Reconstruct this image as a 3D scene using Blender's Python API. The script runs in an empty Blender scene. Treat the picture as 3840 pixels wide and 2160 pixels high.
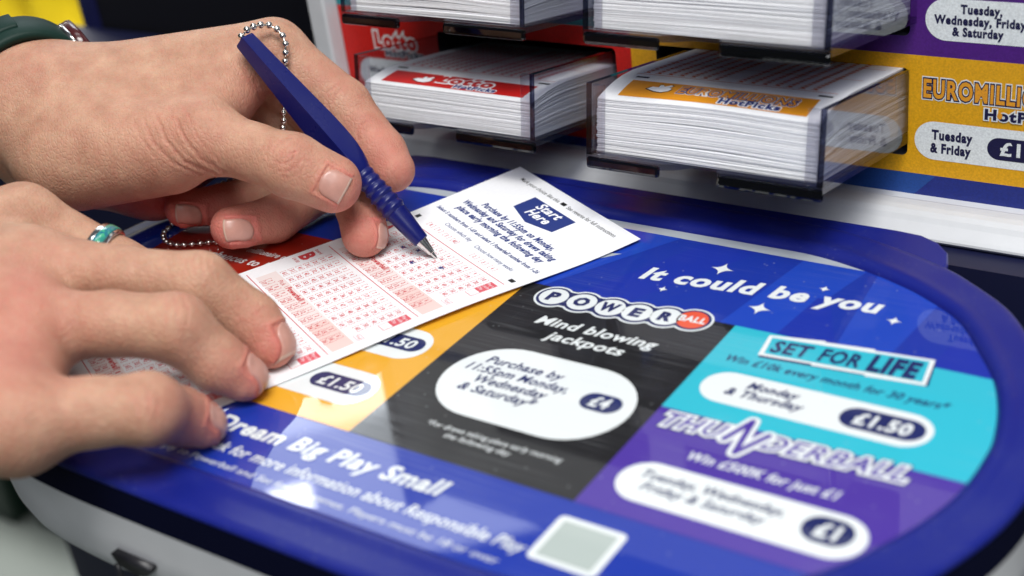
import bpy, math, random
import numpy as np
from mathutils import Matrix, Vector
from mathutils.geometry import tessellate_polygon

S = bpy.context.scene
COL = S.collection
random.seed(7)
RNG = np.random.default_rng(7)

# ------------------------------------------------------------------ camera
# rows: image right, image down, view direction, in scene axes (metres; the pen tip is the origin,
# x runs along the counter, y towards the dispenser wall, z up)
RC = np.array([[0.82499494, 0.55240112, -0.11931618],
               [0.17837803, -0.4548617, -0.87251482],
               [-0.53625052, 0.69853693, -0.47379482]])
FPX = 5052.5567
CAM = np.array([0.28321563, -0.32820977, 0.21779789])
RC = np.array([[0.82499494, 0.17837803, -0.53625052],
               [0.55240112, -0.4548617, 0.69853693],
               [-0.11931618, -0.87251482, -0.47379482]]).T
D0 = float((RC @ (-CAM))[2])

cd = bpy.data.cameras.new('camera')
cam_o = bpy.data.objects.new('camera', cd)
COL.objects.link(cam_o)
cd.sensor_width = 36.0
cd.lens = FPX / 3840 * 36.0
cd.clip_start = 0.02
cd.clip_end = 60.0
cd.dof.use_dof = True
cd.dof.focus_distance = D0
cd.dof.aperture_fstop = 7.6
M = Matrix.Identity(4)
for i in range(3):
    M[i][0] = RC[0][i]
    M[i][1] = -RC[1][i]
    M[i][2] = -RC[2][i]
    M[i][3] = CAM[i]
cam_o.matrix_world = M
S.camera = cam_o

# ------------------------------------------------------------------ light
w = bpy.data.worlds.new('World')
S.world = w
w.use_nodes = True
bg = w.node_tree.nodes['Background']
bg.inputs[0].default_value = (0.78, 0.86, 1.0, 1)
bg.inputs[1].default_value = 0.09


def area(name, loc, target, sx, sy, power, col=(1, 1, 1)):
    l = bpy.data.lights.new(name, 'AREA')
    l.shape = 'RECTANGLE'
    l.size, l.size_y = sx, sy
    l.energy = power
    l.color = col
    o = bpy.data.objects.new(name, l)
    COL.objects.link(o)
    o.location = loc
    o.rotation_euler = (Vector(target) - Vector(loc)).to_track_quat('-Z', 'Y').to_euler()
    return o


area('ceiling_or_added_lamp', (0.46, -0.44, 1.25), (0.06, 0.0, 0.0), 0.70, 0.50, 22, (1.0, 0.985, 0.96))
area('ceiling_or_added_lamp', (-0.20, 0.10, 1.5), (-0.05, 0.0, 0.0), 0.8, 0.4, 4.0, (0.96, 0.98, 1.0))
area('ceiling_or_added_lamp', (-0.86, 0.72, 0.86), (0.0, -0.1, 0.0), 0.55, 0.26, 1.7, (0.86, 0.93, 1.0))
area('ceiling_or_added_lamp', (-1.20, 0.95, 0.86), (0.0, -0.1, 0.0), 0.40, 0.30, 1.5, (0.86, 0.93, 1.0))
area('ceiling_or_added_lamp', (0.75, -0.95, 0.95), (0.10, 0.06, 0.04), 0.5, 0.4, 5.0, (0.97, 0.985, 1.0))  # added front fill that brightens the slip fronts and posters
area('ceiling_or_added_lamp', (-0.518, 0.340, 0.519), (0.046, -0.131, 0.0), 0.040, 0.026, 0.055, (0.95, 0.98, 1.0))
area('ceiling_or_added_lamp', (-1.3, 0.45, 0.55), (-1.45, 0.9, -0.32), 0.6, 0.3, 22, (1.0, 0.98, 0.95))  # added lamp to brighten the dim packets on the far shelf
S.view_settings.view_transform = 'Standard'
S.view_settings.look = 'None'
S.view_settings.exposure = 0.0
S.view_settings.gamma = 1.0
S.view_settings.use_curve_mapping = False
S.cycles.max_bounces = 10
S.cycles.transparent_max_bounces = 24
S.cycles.glossy_bounces = 4
S.cycles.caustics_reflective = False
S.cycles.caustics_refractive = False
S.cycles.use_denoising = True

K = 3840 / 2576


def cam(px, py, d):
    """point seen at (px, py) of a 2576 wide picture, d mm behind the pen tip"""
    z = D0 + d / 1000
    return CAM + RC.T @ (np.array([(px * K - 1920) / FPX, (py * K - 1080) / FPX, 1.0]) * z)


def pz(px, py, z):
    """the same, at height z mm"""
    r = RC.T @ np.array([(px * K - 1920) / FPX, (py * K - 1080) / FPX, 1.0])
    return CAM + r * ((z / 1000 - CAM[2]) / r[2])


def proj(P):
    q = (np.asarray(P) - CAM) @ RC.T
    return np.stack([(1920 + FPX * q[:, 0] / q[:, 2]) / K, (1080 + FPX * q[:, 1] / q[:, 2]) / K], 1), (q[:, 2] - D0) * 1000


# ------------------------------------------------------------------ materials
def nmat(name):
    m = bpy.data.materials.new(name)
    m.use_nodes = True
    nt = m.node_tree
    return m, nt, nt.nodes['Principled BSDF']


def prin(name, col, rough=0.5, coat=0.0, coat_rough=0.02, metal=0.0, var=0.0, vscale=200, bump=0.0, bscale=800,
         spec=0.5, rvar=0.0):
    m, nt, b = nmat(name)
    b.inputs['Base Color'].default_value = (*col, 1)
    b.inputs['Roughness'].default_value = rough
    b.inputs['Metallic'].default_value = metal
    b.inputs['Coat Weight'].default_value = coat
    b.inputs['Coat Roughness'].default_value = coat_rough
    b.inputs['Specular IOR Level'].default_value = spec
    tc = nt.nodes.new('ShaderNodeTexCoord')
    if var:
        n = nt.nodes.new('ShaderNodeTexNoise')
        n.inputs['Scale'].default_value = vscale
        n.inputs['Detail'].default_value = 4
        nt.links.new(tc.outputs['Object'], n.inputs['Vector'])
        r = nt.nodes.new('ShaderNodeValToRGB')
        r.color_ramp.elements[0].position = 0.3
        r.color_ramp.elements[1].position = 0.7
        r.color_ramp.elements[0].color = (*[c * (1 - var) for c in col], 1)
        r.color_ramp.elements[1].color = (*[min(1, c * (1 + var)) for c in col], 1)
        nt.links.new(n.outputs['Fac'], r.inputs['Fac'])
        nt.links.new(r.outputs['Color'], b.inputs['Base Color'])
    if bump:
        n = nt.nodes.new('ShaderNodeTexNoise')
        n.inputs['Scale'].default_value = bscale
        n.inputs['Detail'].default_value = 3
        nt.links.new(tc.outputs['Object'], n.inputs['Vector'])
        bp = nt.nodes.new('ShaderNodeBump')
        bp.inputs['Strength'].default_value = bump
        bp.inputs['Distance'].default_value = 0.0003
        nt.links.new(n.outputs['Fac'], bp.inputs['Height'])
        nt.links.new(bp.outputs['Normal'], b.inputs['Normal'])
    if rvar:
        n = nt.nodes.new('ShaderNodeTexNoise')
        n.inputs['Scale'].default_value = 60
        n.inputs['Detail'].default_value = 6
        nt.links.new(tc.outputs['Object'], n.inputs['Vector'])
        mr = nt.nodes.new('ShaderNodeMapRange')
        mr.inputs['To Min'].default_value = max(0.02, rough - rvar)
        mr.inputs['To Max'].default_value = rough + rvar
        nt.links.new(n.outputs['Fac'], mr.inputs['Value'])
        nt.links.new(mr.outputs['Result'], b.inputs['Roughness'])
    return m


def glossy_print(name, col, facet=None):
    """ink under the clear cover of the counter: coated, faint scuffs in the coat and in the ink"""
    m, nt, b = nmat(name)
    b.inputs['Roughness'].default_value = 0.45
    b.inputs['Coat Weight'].default_value = 1.0
    b.inputs['Coat IOR'].default_value = 1.5
    b.inputs['Specular IOR Level'].default_value = 0.15
    tc = nt.nodes.new('ShaderNodeTexCoord')
    # scratches that run across the counter and some that run up and down it
    add = None
    for sc, thr in (((16, 1300, 1), 0.64), ((900, 160, 1), 0.80)):
        mp = nt.nodes.new('ShaderNodeMapping')
        mp.inputs['Scale'].default_value = sc
        mp.inputs['Rotation'].default_value = (0, 0, 0.05)
        nt.links.new(tc.outputs['Object'], mp.inputs['Vector'])
        n = nt.nodes.new('ShaderNodeTexNoise')
        n.inputs['Scale'].default_value = 1.0
        n.inputs['Detail'].default_value = 2
        nt.links.new(mp.outputs['Vector'], n.inputs['Vector'])
        r = nt.nodes.new('ShaderNodeMapRange')
        r.inputs['From Min'].default_value = thr - 0.14
        r.inputs['From Max'].default_value = thr + 0.06
        nt.links.new(n.outputs['Fac'], r.inputs['Value'])
        big = nt.nodes.new('ShaderNodeTexNoise')
        big.inputs['Scale'].default_value = 26
        nt.links.new(tc.outputs['Object'], big.inputs['Vector'])
        br = nt.nodes.new('ShaderNodeMapRange')
        br.inputs['From Min'].default_value = 0.48
        br.inputs['From Max'].default_value = 0.68
        nt.links.new(big.outputs['Fac'], br.inputs['Value'])
        mul = nt.nodes.new('ShaderNodeMath')
        mul.operation = 'MULTIPLY'
        nt.links.new(r.outputs['Result'], mul.inputs[0])
        nt.links.new(br.outputs['Result'], mul.inputs[1])
        if add is None:
            add = mul
        else:
            a2 = nt.nodes.new('ShaderNodeMath')
            a2.operation = 'MAXIMUM'
            nt.links.new(add.outputs[0], a2.inputs[0])
            nt.links.new(mul.outputs[0], a2.inputs[1])
            add = a2
    # specks of dust stuck to the cover
    vo = nt.nodes.new('ShaderNodeTexVoronoi')
    vo.inputs['Scale'].default_value = 190
    nt.links.new(tc.outputs['Object'], vo.inputs['Vector'])
    vr = nt.nodes.new('ShaderNodeMapRange')
    vr.inputs['From Min'].default_value = 0.09
    vr.inputs['From Max'].default_value = 0.05
    nt.links.new(vo.outputs['Distance'], vr.inputs['Value'])
    vs = nt.nodes.new('ShaderNodeMath')
    vs.operation = 'MULTIPLY'
    vs.inputs[1].default_value = 0.22
    nt.links.new(vr.outputs['Result'], vs.inputs[0])
    sc_ = nt.nodes.new('ShaderNodeMath')
    sc_.operation = 'MULTIPLY'
    sc_.inputs[1].default_value = 0.11
    nt.links.new(add.outputs[0], sc_.inputs[0])
    sm = nt.nodes.new('ShaderNodeMath')
    sm.operation = 'ADD'
    nt.links.new(sc_.outputs[0], sm.inputs[0])
    nt.links.new(vs.outputs[0], sm.inputs[1])
    mix = nt.nodes.new('ShaderNodeMix')
    mix.data_type = 'RGBA'
    mix.inputs['A'].default_value = (*col, 1)
    mix.inputs['B'].default_value = (0.45, 0.47, 0.5, 1)
    nt.links.new(sm.outputs[0], mix.inputs['Factor'])
    nt.links.new(mix.outputs['Result'], b.inputs['Base Color'])
    cr = nt.nodes.new('ShaderNodeMapRange')
    cr.inputs['To Min'].default_value = 0.035
    cr.inputs['To Max'].default_value = 0.28
    nt.links.new(add.outputs[0], cr.inputs['Value'])
    nt.links.new(cr.outputs['Result'], b.inputs['Coat Roughness'])
    return m


def vinyl(name, col):
    """speckled printed film on the dispenser front"""
    return prin(name, col, rough=0.42, var=0.13, vscale=1500, bump=0.25, bscale=2200, spec=0.4)


def clear_plastic(name, tint, gain=1.0, base=0.03):
    m = bpy.data.materials.new(name)
    m.use_nodes = True
    nt = m.node_tree
    nt.nodes.clear()
    out = nt.nodes.new('ShaderNodeOutputMaterial')
    tr = nt.nodes.new('ShaderNodeBsdfTransparent')
    tr.inputs[0].default_value = (*tint, 1)
    gl = nt.nodes.new('ShaderNodeBsdfGlossy')
    gl.inputs['Roughness'].default_value = 0.05
    lw = nt.nodes.new('ShaderNodeLayerWeight')
    lw.inputs['Blend'].default_value = 0.5
    fr = nt.nodes.new('ShaderNodeMath')
    fr.operation = 'POWER'
    fr.inputs[1].default_value = 4.0
    nt.links.new(lw.outputs['Facing'], fr.inputs[0])
    mu = nt.nodes.new('ShaderNodeMath')
    mu.operation = 'MULTIPLY_ADD'
    mu.inputs[1].default_value = gain
    mu.inputs[2].default_value = base
    mu.use_clamp = True
    mx = nt.nodes.new('ShaderNodeMixShader')
    nt.links.new(fr.outputs[0], mu.inputs[0])
    nt.links.new(mu.outputs[0], mx.inputs[0])
    nt.links.new(tr.outputs[0], mx.inputs[1])
    nt.links.new(gl.outputs[0], mx.inputs[2])
    nt.links.new(mx.outputs[0], out.inputs[0])
    return m


NAVY = (0.014, 0.020, 0.105)
INK = {
    'g_blue': glossy_print('cover_blue', (0.010, 0.033, 0.32)),
    'g_blue2': glossy_print('cover_light_blue', (0.013, 0.055, 0.43)),
    'g_blue3': glossy_print('cover_deep_blue', (0.011, 0.030, 0.33)),
    'g_black': glossy_print('cover_black', (0.013, 0.013, 0.015)),
    'g_yellow': glossy_print('cover_yellow', (0.72, 0.36, 0.022)),
    'g_teal': glossy_print('cover_teal', (0.03, 0.44, 0.56)),
    'g_purple': glossy_print('cover_purple', (0.068, 0.034, 0.30)),
    'g_red': glossy_print('cover_shaded_red', (0.30, 0.014, 0.006)),  # red lowered so the colour carries the shade of the hands
    'g_white': glossy_print('cover_white', (0.72, 0.76, 0.77)),
    'g_navy': glossy_print('cover_navy', NAVY),
    'g_grey': glossy_print('cover_grey', (0.42, 0.46, 0.50)),
    'g_tile': glossy_print('cover_pale_grey', (0.40, 0.46, 0.44)),
    'g_orange': glossy_print('cover_orange', (0.72, 0.09, 0.03)),
    'w_red': vinyl('film_red', (0.56, 0.012, 0.008)),
    'w_yellow': vinyl('film_yellow', (0.74, 0.37, 0.008)),
    'w_purple': vinyl('film_purple', (0.075, 0.013, 0.19)),
    'w_blue': vinyl('film_blue', (0.010, 0.022, 0.20)),
    'w_blue2': vinyl('film_light_blue', (0.010, 0.06, 0.28)),
    'w_teal': vinyl('film_teal', (0.02, 0.22, 0.26)),
    'w_white': vinyl('film_white', (0.78, 0.82, 0.82)),
    'w_navy': vinyl('film_navy', (0.012, 0.011, 0.055)),
    'w_gold': vinyl('film_gold', (0.78, 0.33, 0.02)),
    'paper': prin('paper', (0.84, 0.85, 0.88), rough=0.65, var=0.02, vscale=700, bump=0.1, bscale=1500),
    'p_red': prin('red_ink', (0.56, 0.035, 0.045), rough=0.6),
    'p_pink': prin('pink_tint', (0.77, 0.58, 0.55), rough=0.6),
    'p_pink2': prin('pale_pink_tint', (0.79, 0.70, 0.69), rough=0.6),
    'p_rose': prin('rose_ink', (0.66, 0.10, 0.13), rough=0.6),
    'p_navy': prin('navy_ink', (0.016, 0.035, 0.19), rough=0.6),
    'p_black': prin('black_ink', (0.012, 0.012, 0.013), rough=0.5),
    'p_band_red': prin('red_band_ink', (0.55, 0.012, 0.010), rough=0.5),
    'p_band_orange': prin('orange_band_ink', (0.72, 0.28, 0.012), rough=0.5),
    'p_band_purple': prin('purple_band_ink', (0.07, 0.02, 0.17), rough=0.5),
    'p_orange': prin('orange_ink', (0.62, 0.13, 0.03), rough=0.6),
}
def dusty(m, scale, amount, col=(0.30, 0.32, 0.40)):
    nt = m.node_tree
    b = nt.nodes['Principled BSDF']
    base = b.inputs['Base Color'].default_value[:]
    tc = nt.nodes.new('ShaderNodeTexCoord')
    vo = nt.nodes.new('ShaderNodeTexVoronoi')
    vo.inputs['Scale'].default_value = scale
    nt.links.new(tc.outputs['Object'], vo.inputs['Vector'])
    mr = nt.nodes.new('ShaderNodeMapRange')
    mr.inputs['From Min'].default_value = 0.16
    mr.inputs['From Max'].default_value = 0.08
    nt.links.new(vo.outputs['Distance'], mr.inputs['Value'])
    n = nt.nodes.new('ShaderNodeTexNoise')
    n.inputs['Scale'].default_value = 45
    n.inputs['Detail'].default_value = 5
    nt.links.new(tc.outputs['Object'], n.inputs['Vector'])
    m2 = nt.nodes.new('ShaderNodeMapRange')
    m2.inputs['From Min'].default_value = 0.45
    m2.inputs['From Max'].default_value = 0.75
    m2.inputs['To Max'].default_value = amount
    nt.links.new(n.outputs['Fac'], m2.inputs['Value'])
    mu = nt.nodes.new('ShaderNodeMath')
    mu.operation = 'MULTIPLY'
    nt.links.new(mr.outputs['Result'], mu.inputs[0])
    nt.links.new(m2.outputs['Result'], mu.inputs[1])
    smr = nt.nodes.new('ShaderNodeMath')
    smr.operation = 'MULTIPLY_ADD'
    smr.inputs[1].default_value = 0.05
    nt.links.new(m2.outputs['Result'], smr.inputs[0])
    nt.links.new(mu.outputs[0], smr.inputs[2])
    mx = nt.nodes.new('ShaderNodeMix')
    mx.data_type = 'RGBA'
    mx.inputs['A'].default_value = base
    mx.inputs['B'].default_value = (*col, 1)
    nt.links.new(smr.outputs[0], mx.inputs['Factor'])
    nt.links.new(mx.outputs['Result'], b.inputs['Base Color'])
    return m


RIM = dusty(prin('blue_moulding', (0.0085, 0.0150, 0.190), rough=0.33, bump=0.22, bscale=2600, rvar=0.07, spec=0.34), 520, 0.55)
SIDE = prin('dark_blue_side', (0.0025, 0.0035, 0.020), rough=0.7, spec=0.05)
WHITEP = prin('white_moulding', (0.80, 0.81, 0.84), rough=0.38, var=0.03, vscale=60, bump=0.1, bscale=1500)
LEDGE = prin('off_white_ledge', (0.60, 0.62, 0.65), rough=0.35, var=0.03, vscale=120, bump=0.08, bscale=900)
CLEAR = clear_plastic('clear_tray_plastic', (0.88, 0.89, 0.92), 0.8, 0.035)
EDGE = clear_plastic('tray_edge_plastic', (0.12, 0.13, 0.21), 0.9, 0.06)
FLOORP = clear_plastic('tray_floor_plastic', (0.74, 0.75, 0.80), 0.9, 0.04)
POST = clear_plastic('tray_post_plastic', (0.90, 0.90, 0.93), 0.8, 0.07)
CAVITY = prin('dark_grey_liner', (0.045, 0.046, 0.055), rough=0.5)
PENB = dusty(prin('dark_blue_pen_plastic', (0.0045, 0.0075, 0.105), rough=0.29, bump=0.12, bscale=3500, spec=0.40, rvar=0.08), 900, 0.35)
STEEL = prin('bright_steel', (0.80, 0.79, 0.76), rough=0.16, metal=1.0)
NICKEL = prin('nickel_bead', (0.78, 0.76, 0.72), rough=0.13, metal=1.0)


# ------------------------------------------------------------------ object helpers
def mesh_obj(name, V, F, mats, mi=None, parent=None, smooth=False):
    me = bpy.data.meshes.new(name)
    me.from_pydata([tuple(map(float, v)) for v in V], [], [tuple(map(int, f)) for f in F])
    for m in (mats if isinstance(mats, (list, tuple)) else [mats]):
        me.materials.append(m)
    if mi is not None:
        me.polygons.foreach_set('material_index', np.asarray(mi, dtype=np.int32))
    if smooth:
        me.polygons.foreach_set('use_smooth', np.ones(len(me.polygons), dtype=bool))
    me.update()
    o = bpy.data.objects.new(name, me)
    COL.objects.link(o)
    if parent is not None:
        o.parent = parent
        o.matrix_parent_inverse = parent.matrix_world.inverted()
    return o


def thing(name, label, cat, loc=(0, 0, 0), group=None):
    o = bpy.data.objects.new(name, None)
    o.empty_display_size = 0.02
    COL.objects.link(o)
    o.matrix_world = Matrix.Translation(Vector([float(c) for c in loc]))
    return tag(o, label, cat, group)


def tag(o, label=None, cat=None, group=None, kind=None):
    if label:
        o['label'] = label
    if cat:
        o['category'] = cat
    if group:
        o['group'] = group
    if kind:
        o['kind'] = kind
    return o


class MB:
    """collects simple solids into one mesh"""

    def __init__(self):
        self.V, self.F, self.I = [], [], []

    def add(self, V, F, mi=0):
        b = len(self.V)
        self.V += [tuple(v) for v in V]
        self.F += [tuple(b + i for i in f) for f in F]
        self.I += [mi] * len(F)

    def box(self, a, b, mi=0, fm=None, T=None, bev=0.0):
        x0, y0, z0 = a
        x1, y1, z1 = b
        V = [(x0, y0, z0), (x1, y0, z0), (x1, y1, z0), (x0, y1, z0), (x0, y0, z1), (x1, y0, z1), (x1, y1, z1), (x0, y1, z1)]
        F = [(0, 3, 2, 1), (4, 5, 6, 7), (0, 1, 5, 4), (1, 2, 6, 5), (2, 3, 7, 6), (3, 0, 4, 7)]  # -z +z -y +x +y -x
        if T:
            V = [T(v) for v in V]
        b0 = len(self.V)
        self.V += V
        for k, f in enumerate(F):
            self.F.append(tuple(b0 + i for i in f))
            self.I.append(fm[k] if fm else mi)

    def loft(self, rings, mi=0, close=True, caps=(False, False)):
        b = len(self.V)
        n = len(rings[0])
        for r in rings:
            self.V += [tuple(p) for p in r]
        for i in range(len(rings) - 1):
            for j in range(n if close else n - 1):
                k = (j + 1) % n
                self.F.append((b + i * n + j, b + i * n + k, b + (i + 1) * n + k, b + (i + 1) * n + j))
                self.I.append(mi)
        if caps[0]:
            self.F.append(tuple(b + j for j in range(n))[::-1])
            self.I.append(mi)
        if caps[1]:
            self.F.append(tuple(b + (len(rings) - 1) * n + j for j in range(n)))
            self.I.append(mi)

    def build(self, name, mats, parent=None, smooth=False, bevel=0.0):
        o = mesh_obj(name, self.V, self.F, mats, self.I, parent, smooth)
        if bevel:
            md = o.modifiers.new('bevel', 'BEVEL')
            md.width = bevel
            md.segments = 2
            md.limit_method = 'ANGLE'
            md.angle_limit = 0.6
        return o


# ------------------------------------------------------------------ lettering
_TC = {}


def glyphs(s, off=0.0, shear=0.0, sp=1.0):
    key = (s, off, shear, sp)
    if key not in _TC:
        cu = bpy.data.curves.new('t', 'FONT')
        cu.body = s
        cu.size = 1
        cu.offset = off
        cu.shear = shear
        cu.space_character = sp
        cu.resolution_u = 2 if len(s) < 4 else 3
        cu.fill_mode = 'FRONT'
        o = bpy.data.objects.new('t', cu)
        COL.objects.link(o)
        dg = bpy.context.evaluated_depsgraph_get()
        dg.update()
        me = o.evaluated_get(dg).to_mesh()
        V = np.array([v.co[:2] for v in me.vertices]).reshape(-1, 2)
        F = [tuple(p.vertices) for p in me.polygons]
        F = [f if np.cross(V[f[1]] - V[f[0]], V[f[2]] - V[f[0]]) >= 0 else f[::-1] for f in F]
        o.evaluated_get(dg).to_mesh_clear()
        bpy.data.objects.remove(o)
        bpy.data.curves.remove(cu)
        # neighbouring letters lie at slightly different heights so that fat letters may touch
        par = list(range(len(V)))

        def find(a):
            while par[a] != a:
                par[a] = par[par[a]]
                a = par[a]
            return a
        for f in F:
            for q in f[1:]:
                par[find(q)] = find(f[0])
        roots = {}
        cen = {}
        for k in range(len(V)):
            cen.setdefault(find(k), []).append(V[k, 0])
        order = sorted(cen, key=lambda r_: np.mean(cen[r_]))
        for k, r_ in enumerate(order):
            roots[r_] = k % 3
        if len(V):
            zz, VV, FF = [], [], []
            for f in F:
                e = roots[find(f[0])] + 0.6 * RNG.random()
                FF.append(tuple(range(len(VV), len(VV) + len(f))))
                VV += [V[q] for q in f]
                zz += [e] * len(f)
            _TC[key] = (np.array(VV), FF, np.array(zz))
        else:
            _TC[key] = (V, F, np.zeros(0))
    return _TC[key]


CAPH = None


class Print:
    """flat printed marks, in millimetres of the sheet they are printed on; each level lies a hair above the last"""

    def __init__(self, dz=0.05, fine=False):
        self.fine = fine
        self.V, self.F, self.I, self.mats = [], [], [], []
        self.dz = dz

    def m(self, k):
        if k not in self.mats:
            self.mats.append(k)
        return self.mats.index(k)

    def raw(self, V2, F, mat, lv, dl=None):
        b = len(self.V)
        if dl is None:
            self.V += [(x, y, lv * self.dz) for x, y in V2]
        else:
            self.V += [(p[0], p[1], (lv + e) * self.dz) for p, e in zip(V2, dl)]
        self.F += [tuple(b + i for i in f) for f in F]
        self.I += [self.m(mat)] * len(F)

    def poly(self, pts, mat, lv=0, holes=()):
        loops = [pts] + list(holes)
        flat = [p for l in loops for p in l]
        tris = tessellate_polygon([[Vector((x, y, 0)) for x, y in l] for l in loops])
        T = []
        for t in tris:
            a, b, c = (np.array(flat[i]) for i in t)
            cr = (b - a)[0] * (c - a)[1] - (b - a)[1] * (c - a)[0]
            T.append(t if cr >= 0 else (t[0], t[2], t[1]))
        self.raw(flat, T, mat, lv)

    def rect(self, x0, y0, x1, y1, mat, lv=0):
        n = max(1, int(abs(x1 - x0) / 3.0)) if self.fine else 1
        xs = [x0 + (x1 - x0) * i / n for i in range(n + 1)]
        m_ = max(1, int(abs(y1 - y0) / 2.0)) if self.fine else 1
        yv = [y0 + (y1 - y0) * j / m_ for j in range(m_ + 1)]
        self.raw([(x, y) for y in yv for x in xs], [(j * (n + 1) + i, j * (n + 1) + i + 1, (j + 1) * (n + 1) + i + 1, (j + 1) * (n + 1) + i) for j in range(m_) for i in range(n)], mat, lv)

    def rrect(self, x0, y0, x1, y1, r, mat, lv=0, n=10):
        self.poly(rr(x0, y0, x1, y1, r, n), mat, lv)

    def ell(self, cx, cy, rx, ry, mat, lv=0, n=36):
        self.poly([(cx + rx * math.cos(2 * math.pi * i / n), cy + ry * math.sin(2 * math.pi * i / n)) for i in range(n)], mat, lv)

    def star(self, cx, cy, r, mat, lv=0):
        pts = []
        for i in range(4):
            for t in range(6):
                a0, a1 = i * math.pi / 2, (i + 1) * math.pi / 2
                p0 = np.array([math.cos(a0), math.sin(a0)]) * r
                p1 = np.array([math.cos(a1), math.sin(a1)]) * r
                u = t / 6
                c = (p0 + p1) * 0.09
                q = (1 - u) ** 2 * p0 + 2 * u * (1 - u) * c + u * u * p1
                pts.append((cx + q[0], cy + q[1]))
        self.poly(pts, mat, lv)

    def text(self, s, x0, y0, x1, y1, h, mat, lv=2, bold=0.02, shear=0.0, outl=(), vert=1.0):
        """baseline from (x0,y0) to (x1,y1), capital height h; outl = [(extra offset, material)] drawn under it"""
        global CAPH
        if CAPH is None:
            v = glyphs('H', 0.0, 0.0)[0]
            CAPH = v[:, 1].max() - v[:, 1].min()
        sp = 1.0 + 2.6 * max(0.0, bold) + 0.6 * max([o_[0] for o_ in outl] or [0])
        V, F, _z = glyphs(s, bold, shear, sp)
        if not len(V):
            return
        xa, xb = V[:, 0].min(), V[:, 0].max()
        L = math.hypot(x1 - x0, y1 - y0)
        ux = np.array([x1 - x0, y1 - y0]) / L
        uy = np.array([-ux[1], ux[0]])
        sx, sy = L / (xb - xa), h / CAPH
        for k, (off, mt) in enumerate(list(outl) + [(0.0, mat)]):
            Vk, Fk, zk = glyphs(s, bold + off, shear, sp)
            P = np.array([x0, y0]) + np.outer((Vk[:, 0] - xa) * sx, ux) + np.outer(Vk[:, 1] * sy, uy)
            self.raw([tuple(p) for p in P], Fk, mt, lv + k, zk * 0.24)

    def ctext(self, s, cx, y0, wd, h, mat, lv=2, bold=0.02, shear=0.0, outl=()):
        self.text(s, cx - wd / 2, y0, cx + wd / 2, y0, h, mat, lv, bold, shear, outl)

    def build(self, name, mp, parent=None):
        V = [mp(*v) for v in self.V]
        return mesh_obj(name, V, self.F, [INK[k] for k in self.mats], self.I, parent)


def rr(x0, y0, x1, y1, r, n=10):
    pts = []
    for cx, cy, a in ((x1 - r, y1 - r, 0), (x0 + r, y1 - r, 90), (x0 + r, y0 + r, 180), (x1 - r, y0 + r, 270)):
        for i in range(n + 1):
            t = math.radians(a + 90 * i / n)
            pts.append((cx + r * math.cos(t), cy + r * math.sin(t)))
    return pts


def clip_poly(pts, cl):
    """clip a polygon with a convex counter-clockwise polygon"""
    out = [np.array(p, float) for p in pts]
    n = len(cl)
    for i in range(n):
        a, b = np.array(cl[i]), np.array(cl[(i + 1) % n])
        e = b - a
        src, out = out, []
        for j in range(len(src)):
            p, q = src[j], src[(j + 1) % len(src)]
            dp = e[0] * (p - a)[1] - e[1] * (p - a)[0]
            dq = e[0] * (q - a)[1] - e[1] * (q - a)[0]
            if dp >= 0:
                out.append(p)
            if dp * dq < 0:
                out.append(p + (q - p) * dp / (dp - dq))
        if not out:
            return []
    return [tuple(p) for p in out]


def crom(P, n=6):
    P = [np.array(p, float) for p in P]
    N = len(P)
    out = []
    for i in range(N):
        p0, p1, p2, p3 = P[i - 1], P[i], P[(i + 1) % N], P[(i + 2) % N]
        for k in range(n):
            t = k / n
            out.append(0.5 * (2 * p1 + (p2 - p0) * t + (2 * p0 - 5 * p1 + 4 * p2 - p3) * t * t + (3 * p1 - p0 - 3 * p2 + p3) * t ** 3))
    return out


# ================================================================== COUNTER
XM = 40.0
pairs = [((97, 50.8), (100, 71)), ((121, 50.4), (126, 69)), ((138.6, 46.7), (147, 63)),
         ((153, 41.5), (164, 56)), ((164, 36), (175, 49)), ((178, 26), (191, 35.5)), ((189, 10.5), (205, 14)),
         ((196.4, -1.5), (212, -3)), ((201.6, -15), (216.5, -17)), ((204.7, -29), (219, -31)), ((205.2, -38), (219.7, -40)),
         ((204.6, -49.5), (219, -53)), ((202.9, -60), (216.5, -66)), ((199.3, -71), (212.5, -78)), ((194.7, -81), (207, -91)),
         ((187, -94.5), (198.5, -106)), ((175, -108), (185, -122)), ((160, -119), (166, -136)), ((140, -127.5), (143, -145)),
         ((115, -131.5), (115, -148)), ((80, -132), (80, -148.5))]
full = [((XM, 50.8), (XM, 71))] + pairs + [((XM, -132), (XM, -148.5))] + \
       [((2 * XM - a[0], a[1]), (2 * XM - b[0], b[1])) for a, b in pairs[::-1]]
full = full[::-1]          # counter-clockwise
inn = crom([p[0] for p in full])
out_ = crom([p[1] for p in full])
counter = thing('play_counter', 'blue oval play counter with game panels under a glossy clear top', 'counter', (0.04, -0.04, -0.03))

rings = []
for t, z in ((-0.02, -1.5), (0.0, 0.4), (0.03, 1.3), (0.09, 2.1), (0.17, 2.5), (0.26, 2.4), (0.36, 1.9), (0.5, 1.6), (0.8, 1.5), (0.93, 1.3), (0.985, 0.8), (1.0, -0.2)):
    rings.append([((a + (b - a) * t)[0] / 1000, (a + (b - a) * t)[1] / 1000, z / 1000) for a, b in zip(inn, out_)])
mb = MB()
mb.loft(rings)
mb.build('rim', RIM, counter, smooth=True)
mb = MB()
mb.loft([[(b[0] / 1000, b[1] / 1000, -0.0003) for b in out_], [(b[0] / 1000, b[1] / 1000, -0.0115) for b in out_]])
mb.build('side_band', SIDE, counter, smooth=True)


def inset(P, d):
    P = np.array(P)
    c = np.array([XM, -38.0])
    T = np.roll(P, -1, 0) - np.roll(P, 1, 0)
    T /= np.linalg.norm(T, axis=1)[:, None]
    Nn = np.stack([-T[:, 1], T[:, 0]], 1)
    return P + Nn * d


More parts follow.
